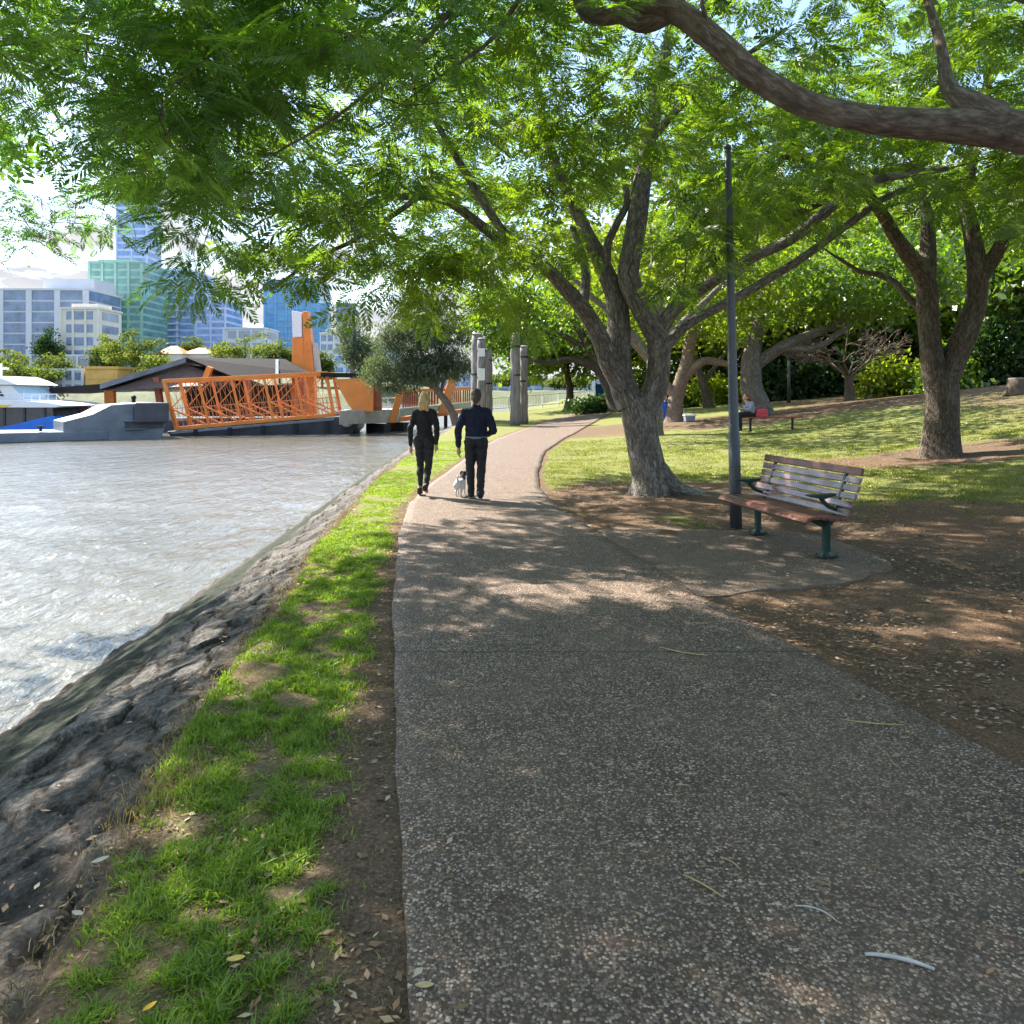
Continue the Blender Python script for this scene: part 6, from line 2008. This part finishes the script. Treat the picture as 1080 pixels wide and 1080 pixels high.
def walkway():
    a, b = V3(358, 440, 50), V3(506, 427.5, 68)
    root = empty('footbridge', (a.x, a.y, WATER_Z), 0, 'covered walkway from the bank to the ferry terminal with orange fins and brown screens', 'footbridge')
    o = root.location.copy()
    A, Bq = a - o, b - o
    d = (Bq - A); fl = Vector((d.x, d.y, 0)).normalized(); sd = Vector((-fl.y, fl.x, 0))
    sd = Vector((-.12, 1, 0))
    def Pt(px, py, off=0.0):
        """on the near edge of the deck: where the sight line at px crosses it"""
        t = (px - 358) / (506 - 358)
        # solve for the parameter along a-b with this px
        k = (px - CX) / FPX
        tt = (k * a.y - a.x) / ((b.x - a.x) - k * (b.y - a.y))
        Yv = a.y + (b.y - a.y) * tt
        return V3(px, py, Yv) - o + sd * off
    m = MB(); m.prism([Pt(358, 433), Pt(421, 431.5), Pt(421, 445.5), Pt(358, 448)], sd * 3.2); m.build('landing_slab', M['concrete'], root, bevel=.03)
    m = MB(); m.prism([Pt(421.4, 440), Pt(506, 429), Pt(506, 433.5), Pt(421.4, 445)], sd * 3.2); m.build('deck', M['orange'], root, bevel=.02)
    m = MB(); m.prism([Pt(421.4, 431), Pt(506, 423.5), Pt(506, 428.8), Pt(421.4, 439.6)], sd * .08); m.build('glass_balustrade', bpy.data.materials['green_grey_glass'], root)
    m = MB(); m.prism([Pt(394, 419.4, .1), Pt(421, 418.8, .1), Pt(421, 420.1, .1), Pt(394, 420.7, .1)], sd * .08); m.build('handrail', M['white_paint'], root)
    for px in (395, 402, 409, 417):
        m = MB(); m.bar(Pt(px, 420, .12), Pt(px, 433, .12), .06, .06, (0, 1, 0)); m.build('handrail_post', M['white_paint'], root)
    # brown screens with upright slats
    for x0, x1 in ((424, 441), (442, 463), (473, 487), (488, 503)):
        m = MB()
        n = 7
        for i in range(n):
            p = x0 + (x1 - x0) * (i + .5) / n
            yt = 413.5 - (p - 424) * .03; yb = 430 - (p - 424) * .09
            m.bar(Pt(p, yt, .5), Pt(p, yb, .5), (x1 - x0) / n / FPX * 60 * .72, .06, (0, 1, 0))
        m.build('slat_screen', M['redbrown'], root)
    m = MB(); m.prism([Pt(424, 411, .2), Pt(506, 407.5, .2), Pt(506, 411, .2), Pt(424, 414, .2)], sd * 2.4); m.build('canopy_beam', M['orange'], root, bevel=.02)
    for (x0, y0, x1, y1, w) in ((413.5, 446, 421.5, 416, 7.5), (466, 437, 478, 398, 8.5)):
        m = MB(); m.prism([Pt(x0 - w / 2, y0, -.12), Pt(x0 + w / 2, y0, -.12), Pt(x1 + w / 2, y1, -.12), Pt(x1 - w / 2, y1, -.12)], sd * .55); m.build('fin', M['orange'], root, bevel=.03)
    for px, pyb, w, py0 in ((398, 461, 12, 447.5), (419, 460, 11, 446), (470.5, 456, 3.6, 437), (482, 455, 3.4, 436), (495, 454, 3.4, 434.5)):
        m = MB()
        p, q = Pt(px, py0, .5), Pt(px, pyb, .5)
        q.z = -.6
        k = w / FPX * 54
        m.box((p + q) / 2 + sd * .6, (k, 1.6 if w > 6 else k, (p - q).length), rz=math.atan2(fl.y, fl.x)); m.build('pier', M['iron_dark'], root, bevel=.03)
    # orange screen wall at the terminal end
    Y = 52.5
    c = V3(372, 434, Y)
    root = empty('screen_wall', (c.x, Y, c.z), 0, 'plain bright orange screen wall between the gangway and the walkway', 'wall')
    o = root.location.copy()
    P = lambda px, py, y=Y: V3(px, py, y) - o
    m = MB(); m.prism([P(352, 400), P(394, 398.5), P(393.5, 434), P(374, 434.5), P(368, 428)], (0, .5, 0)); m.build('panel', M['orange'], root, bevel=.02)
    m = MB(); m.prism([P(338, 393), P(397, 393.5), P(397, 397.8), P(338, 397)], (0, 3, 0)); m.build('roof_edge', M['roof_dark'], root, bevel=.03)
    m = MB(); m.prism([P(394.5, 404, Y + .3), P(402, 404, Y + .3), P(402, 433, Y + .3), P(394.5, 433, Y + .3)], (0, .4, 0)); m.build('side_panel', M['redbrown'], root)


# ------------------------------------------------------------------ the city across the river
def tower(px0, px1, pyt, Y, depth, wall, glass, floors, label, name='tower_block', z0=4.0, cat='building', bays=0, slab=.30, inset=.05, crown=None, rz=0.0, group='city towers across the river', band_h=.62):
    x0, x1 = (px0 - CX) / FPX * Y, (px1 - CX) / FPX * Y
    top = CAM_H + (HY - pyt) / FPX * Y
    w = x1 - x0
    root = empty(name, ((x0 + x1) / 2, Y, z0), rz, label, cat, group)
    h = top - z0
    m = MB(); m.box((0, depth / 2, h / 2), (w, depth, h)); m.build('walls', wall, root)
    fh = h / floors
    for i in range(floors):
        zc = fh * (i + .52)
        m = MB()
        m.box((0, -.06, zc), (w * (1 - inset), .16, fh * band_h))
        m.box((-w / 2 - .04, depth / 2, zc), (.14, depth * (1 - inset), fh * band_h))
        m.box((w / 2 + .04, depth / 2, zc), (.14, depth * (1 - inset), fh * band_h))
        m.build('window_band', glass, root)
    for i in range(bays + 1 if bays else 0):
        x = -w / 2 + w * i / bays
        m = MB(); m.box((x * .985, -.22, h / 2), (w * .035 + .3, .5, h * .995)); m.build('column', wall, root)
    m = MB(); m.box((0, depth / 2, h + .35), (w + .8, depth + .8, .7)); m.build('roof_parapet', wall, root)
    if crown:
        m = MB(); m.box((crown[0] * w, depth / 2, h + .7 + crown[2] / 2), (crown[1] * w, depth * .6, crown[2])); m.build('plant_room', wall, root)
    return root


def balconies(root, w, h, floors, fh, mat, x0, x1):
    for i in range(1, floors):
        m = MB(); m.box(((x0 + x1) / 2 * w, -.9, fh * i), ((x1 - x0) * w, 1.6, .5)); m.build('balcony', mat, root)


def city():  # building colours paled to imitate distance haze
    white = simple('render_white', (.60, .62, .66), .7, .06, .2)
    cream = simple('render_cream', (.68, .64, .56), .7, .06, .2)
    pale = simple('pale_panel', (.58, .64, .74), .6, .08, .2)
    g_blue = simple('office_blue_glass', (.17, .24, .36), .12, .35, .25, spec=.8)
    g_green = simple('green_tower_glass', (.14, .31, .28), .12, .35, .2, spec=.8)
    w_green = simple('green_tower_panel', (.30, .50, .40), .4, .12, .2)
    g_cyan = simple('cyan_tower_glass', (.10, .30, .48), .1, .3, .2, spec=.8)
    w_blue = simple('blue_tower_panel', (.15, .36, .58), .35, .12, .2)
    g_sky = simple('sky_blue_glass', (.20, .33, .60), .12, .35, .25, spec=.8)
    w_sky = simple('sky_blue_panel', (.52, .60, .78), .5, .1, .2)
    grey = simple('grey_precast', (.36, .38, .42), .7, .1, .2)
    t = tower(-60, 92, 306, 300, 26, white, g_blue, 9, 'pale office block with tall dark blue glazing bays at the far left across the river', 'office_block', bays=5, crown=(.32, .36, 4.5), band_h=.86)
    t = tower(64, 104, 326, 272, 16, cream, g_blue, 6, 'small cream apartment block in front of the green glass tower', 'apartment_block', bays=3, crown=(0, .7, 1.6), inset=.3)
    t = tower(94, 150, 277, 330, 24, w_green, g_green, 17, 'green glass tower with its top at the drooping leaves', bays=4, crown=(-.1, .7, 1.5))
    t = tower(123, 155, 190, 430, 18, w_sky, g_sky, 30, 'tallest thin blue tower, its top lost among leaves', bays=2)
    t = tower(150, 206, 287, 360, 24, w_sky, g_sky, 18, 'light blue apartment tower with white balconies right of the green one', bays=3, crown=(0, .6, 2))
    balconies(t, 56 / FPX * 360, 0, 18, (CAM_H + (HY - 287) / FPX * 360 - 4) / 18, white, -.30, .22)
    t = tower(207, 238, 318, 352, 22, w_sky, g_sky, 13, 'lower light blue wing joined to the right of the balconied tower', bays=2)
    t = tower(236, 280, 347, 330, 18, white, grey, 5, 'low white building left of the bright blue tower', 'white_block', bays=3, inset=.2)
    t = tower(279, 336, 296, 390, 26, w_blue, g_cyan, 18, 'bright blue glass tower behind the orange pylon', bays=5, crown=(0, .5, 1.5))
    t = tower(338, 352, 352, 360, 14, white, g_blue, 6, 'narrow white building just right of the pylon', 'white_block', bays=2)
    t = tower(355, 374, 321, 420, 16, grey, g_blue, 12, 'grey slab tower standing alone right of the blue tower', bays=2)
    t = tower(352, 420, 362, 320, 16, pale, g_sky, 4, 'long low pale blue building behind the grey green trees', 'low_building', bays=6)
    t = tower(500, 575, 398, 250, 18, white, g_sky, 3, 'low white riverside building seen between the timber piles', 'riverside_building', z0=2.0, bays=6)
    t = tower(577, 650, 401, 262, 18, cream, g_sky, 3, 'low cream riverside building above the white railing', 'riverside_building', z0=2.0, bays=6)
    t = tower(430, 498, 396, 262, 18, white, g_sky, 3, 'low white riverside building behind the casuarina', 'riverside_building', z0=2.0, bays=6)
    # low buildings at the water
    or_wall = simple('yellow_orange_wall', (.62, .38, .10), .7, .15, .4)
    tile = simple('orange_roof_tile', (.56, .23, .07), .7, .2, .6)
    t = tower(90, 124, 389, 222, 10, or_wall, or_wall, 2, 'yellow orange building low by the water above the terminal roof', 'boat_shed', z0=1.5, inset=.2)
    t = tower(38, 88, 391, 224, 10, white, g_blue, 2, 'flat white riverside pavilion left of the yellow orange building', 'riverside_pavilion', z0=1.5, bays=5)
    t = tower(70, 106, 376, 262, 10, white, grey, 2, 'low white terrace below the cream apartment block', 'terrace_block', z0=6, bays=3)
    for px0, px1, pe, pr, Y, lab in ((164, 192, 373, 364, 240, 'house with a pointed orange tiled roof left of its neighbour'), (193, 222, 373, 366, 244, 'house with a lower orange tiled roof right of the pointed one')):
        x0, x1 = (px0 - CX) / FPX * Y, (px1 - CX) / FPX * Y
        z0 = 5.0
        ze, zr = CAM_H + (HY - pe) / FPX * Y, CAM_H + (HY - pr) / FPX * Y
        root = empty('riverside_house', ((x0 + x1) / 2, Y, z0), 0, lab, 'house', 'tiled houses across the river')
        w = x1 - x0
        m = MB(); m.box((0, 4, (ze - z0) / 2), (w, 8, ze - z0)); m.build('walls', cream, root)
        m = MB(); m.add([(-w / 2 - .5, -.5, ze - z0), (w / 2 + .5, -.5, ze - z0), (w / 2 + .5, 8.5, ze - z0), (-w / 2 - .5, 8.5, ze - z0), (-w * .12, 4, zr - z0), (w * .12, 4, zr - z0)],
                        [(0, 1, 5, 4), (1, 2, 5), (2, 3, 4, 5), (3, 0, 4), (3, 2, 1, 0)]); m.build('roof', tile, root)
        for k in (-.28, .28):
            m = MB(); m.box((k * w, -.05, (ze - z0) * .62), (w * .2, .14, 1.6)); m.build('window', g_blue, root)
    # trees along the far shore
    def bz(Y): return -3 + 5.2 * float(sstep(204, 216, Y)) + 8.0 * float(sstep(216, 300, Y)) - .3
    far = [(-30, 376, 60, 226, .5, 'dark', 'bank tree at the extreme left edge across the river'),
           (8, 366, 60, 236, .75, 'far', 'yellowish tree under the office block at the far left'),
           (30, 381, 76, 219, .55, 'far', 'broad green tree low above the ferry cabin'),
           (52, 340, 26, 268, .3, 'dark', 'slender dark tree in front of the office block glazing'),
           (62, 371, 56, 232, .5, 'far', 'round green tree left of the yellow orange building'),
           (112, 352, 34, 262, .95, 'far', 'yellow green tree at the foot of the green glass tower'),
           (140, 342, 70, 240, .6, 'far', 'large spreading tree left of the orange tiled houses'),
           (165, 370, 40, 226, .7, 'far', 'tree partly hidden by the left slope of the terminal roof'),
           (205, 353, 26, 262, .45, 'far', 'tree in front of the lower light blue wing'),
           (228, 357, 30, 252, .55, 'far', 'tree right of the lower orange roof'),
           (258, 344, 76, 244, .75, 'far', 'bright domed tree above the terminal roof ridge'),
           (295, 358, 40, 250, .6, 'far', 'tree just left of the orange pylon'),
           (340, 368, 28, 240, .55, 'far', 'small tree just right of the orange pylon'),
           (392, 364, 50, 236, .4, 'dark', 'dark tree across the river behind the orange screen wall'),
           (440, 372, 60, 240, .45, 'dark', 'dark tree across the river behind the casuarina'),
           (540, 392, 60, 236, .5, 'far', 'low tree across the river between the timber piles'),
           (600, 396, 50, 232, .55, 'far', 'low tree across the river above the white railing')]
    for i, (px, pyt, wp, Y, t0, kind, lab) in enumerate(far):
        x = (px - CX) / FPX * Y
        top = CAM_H + (HY - pyt) / FPX * Y
        zb = bz(Y)
        r = wp / 2 / FPX * Y
        h = max(3.0, top - zb)
        park_tree((x, Y, zb), [[(0, 0, -1, .4), (0, 0, h * .3, .32), (.2, 0, h * .6, .2), (0, 0, h * .85, .08)], [(0, 0, h * .3, .2), (r * .4, 0, h * .62, .1)], [(0, 0, h * .35, .2), (-r * .4, 0, h * .65, .1)]],
                  [(0, 0, h * .62, r * .82, r * .8, h * .34), (r * .35, 0, h * .48, r * .6, r * .6, h * .26), (-r * .35, 0, h * .5, r * .6, r * .6, h * .26)], 50, 60, .6, M['leaf_far'] if kind == 'far' else M['leaf_dark'], M['bark_dark'], lab, 500 + i, 'trees along the far shore', 'riverside_tree', t0, 1.4, 0, 2.2, .2)
# ================================================================== BUILD
sky()
ground()
paths()
rock_bank()
water()
far_bank()
grass()
litter()
trees()
bench()
pole()
walkers()
far_seat()
ground_bits()
timber_posts()
back_fences()
gangway()
barge()
ferry()
terminal()
walkway()
city()
bpy.context.view_layer.update()
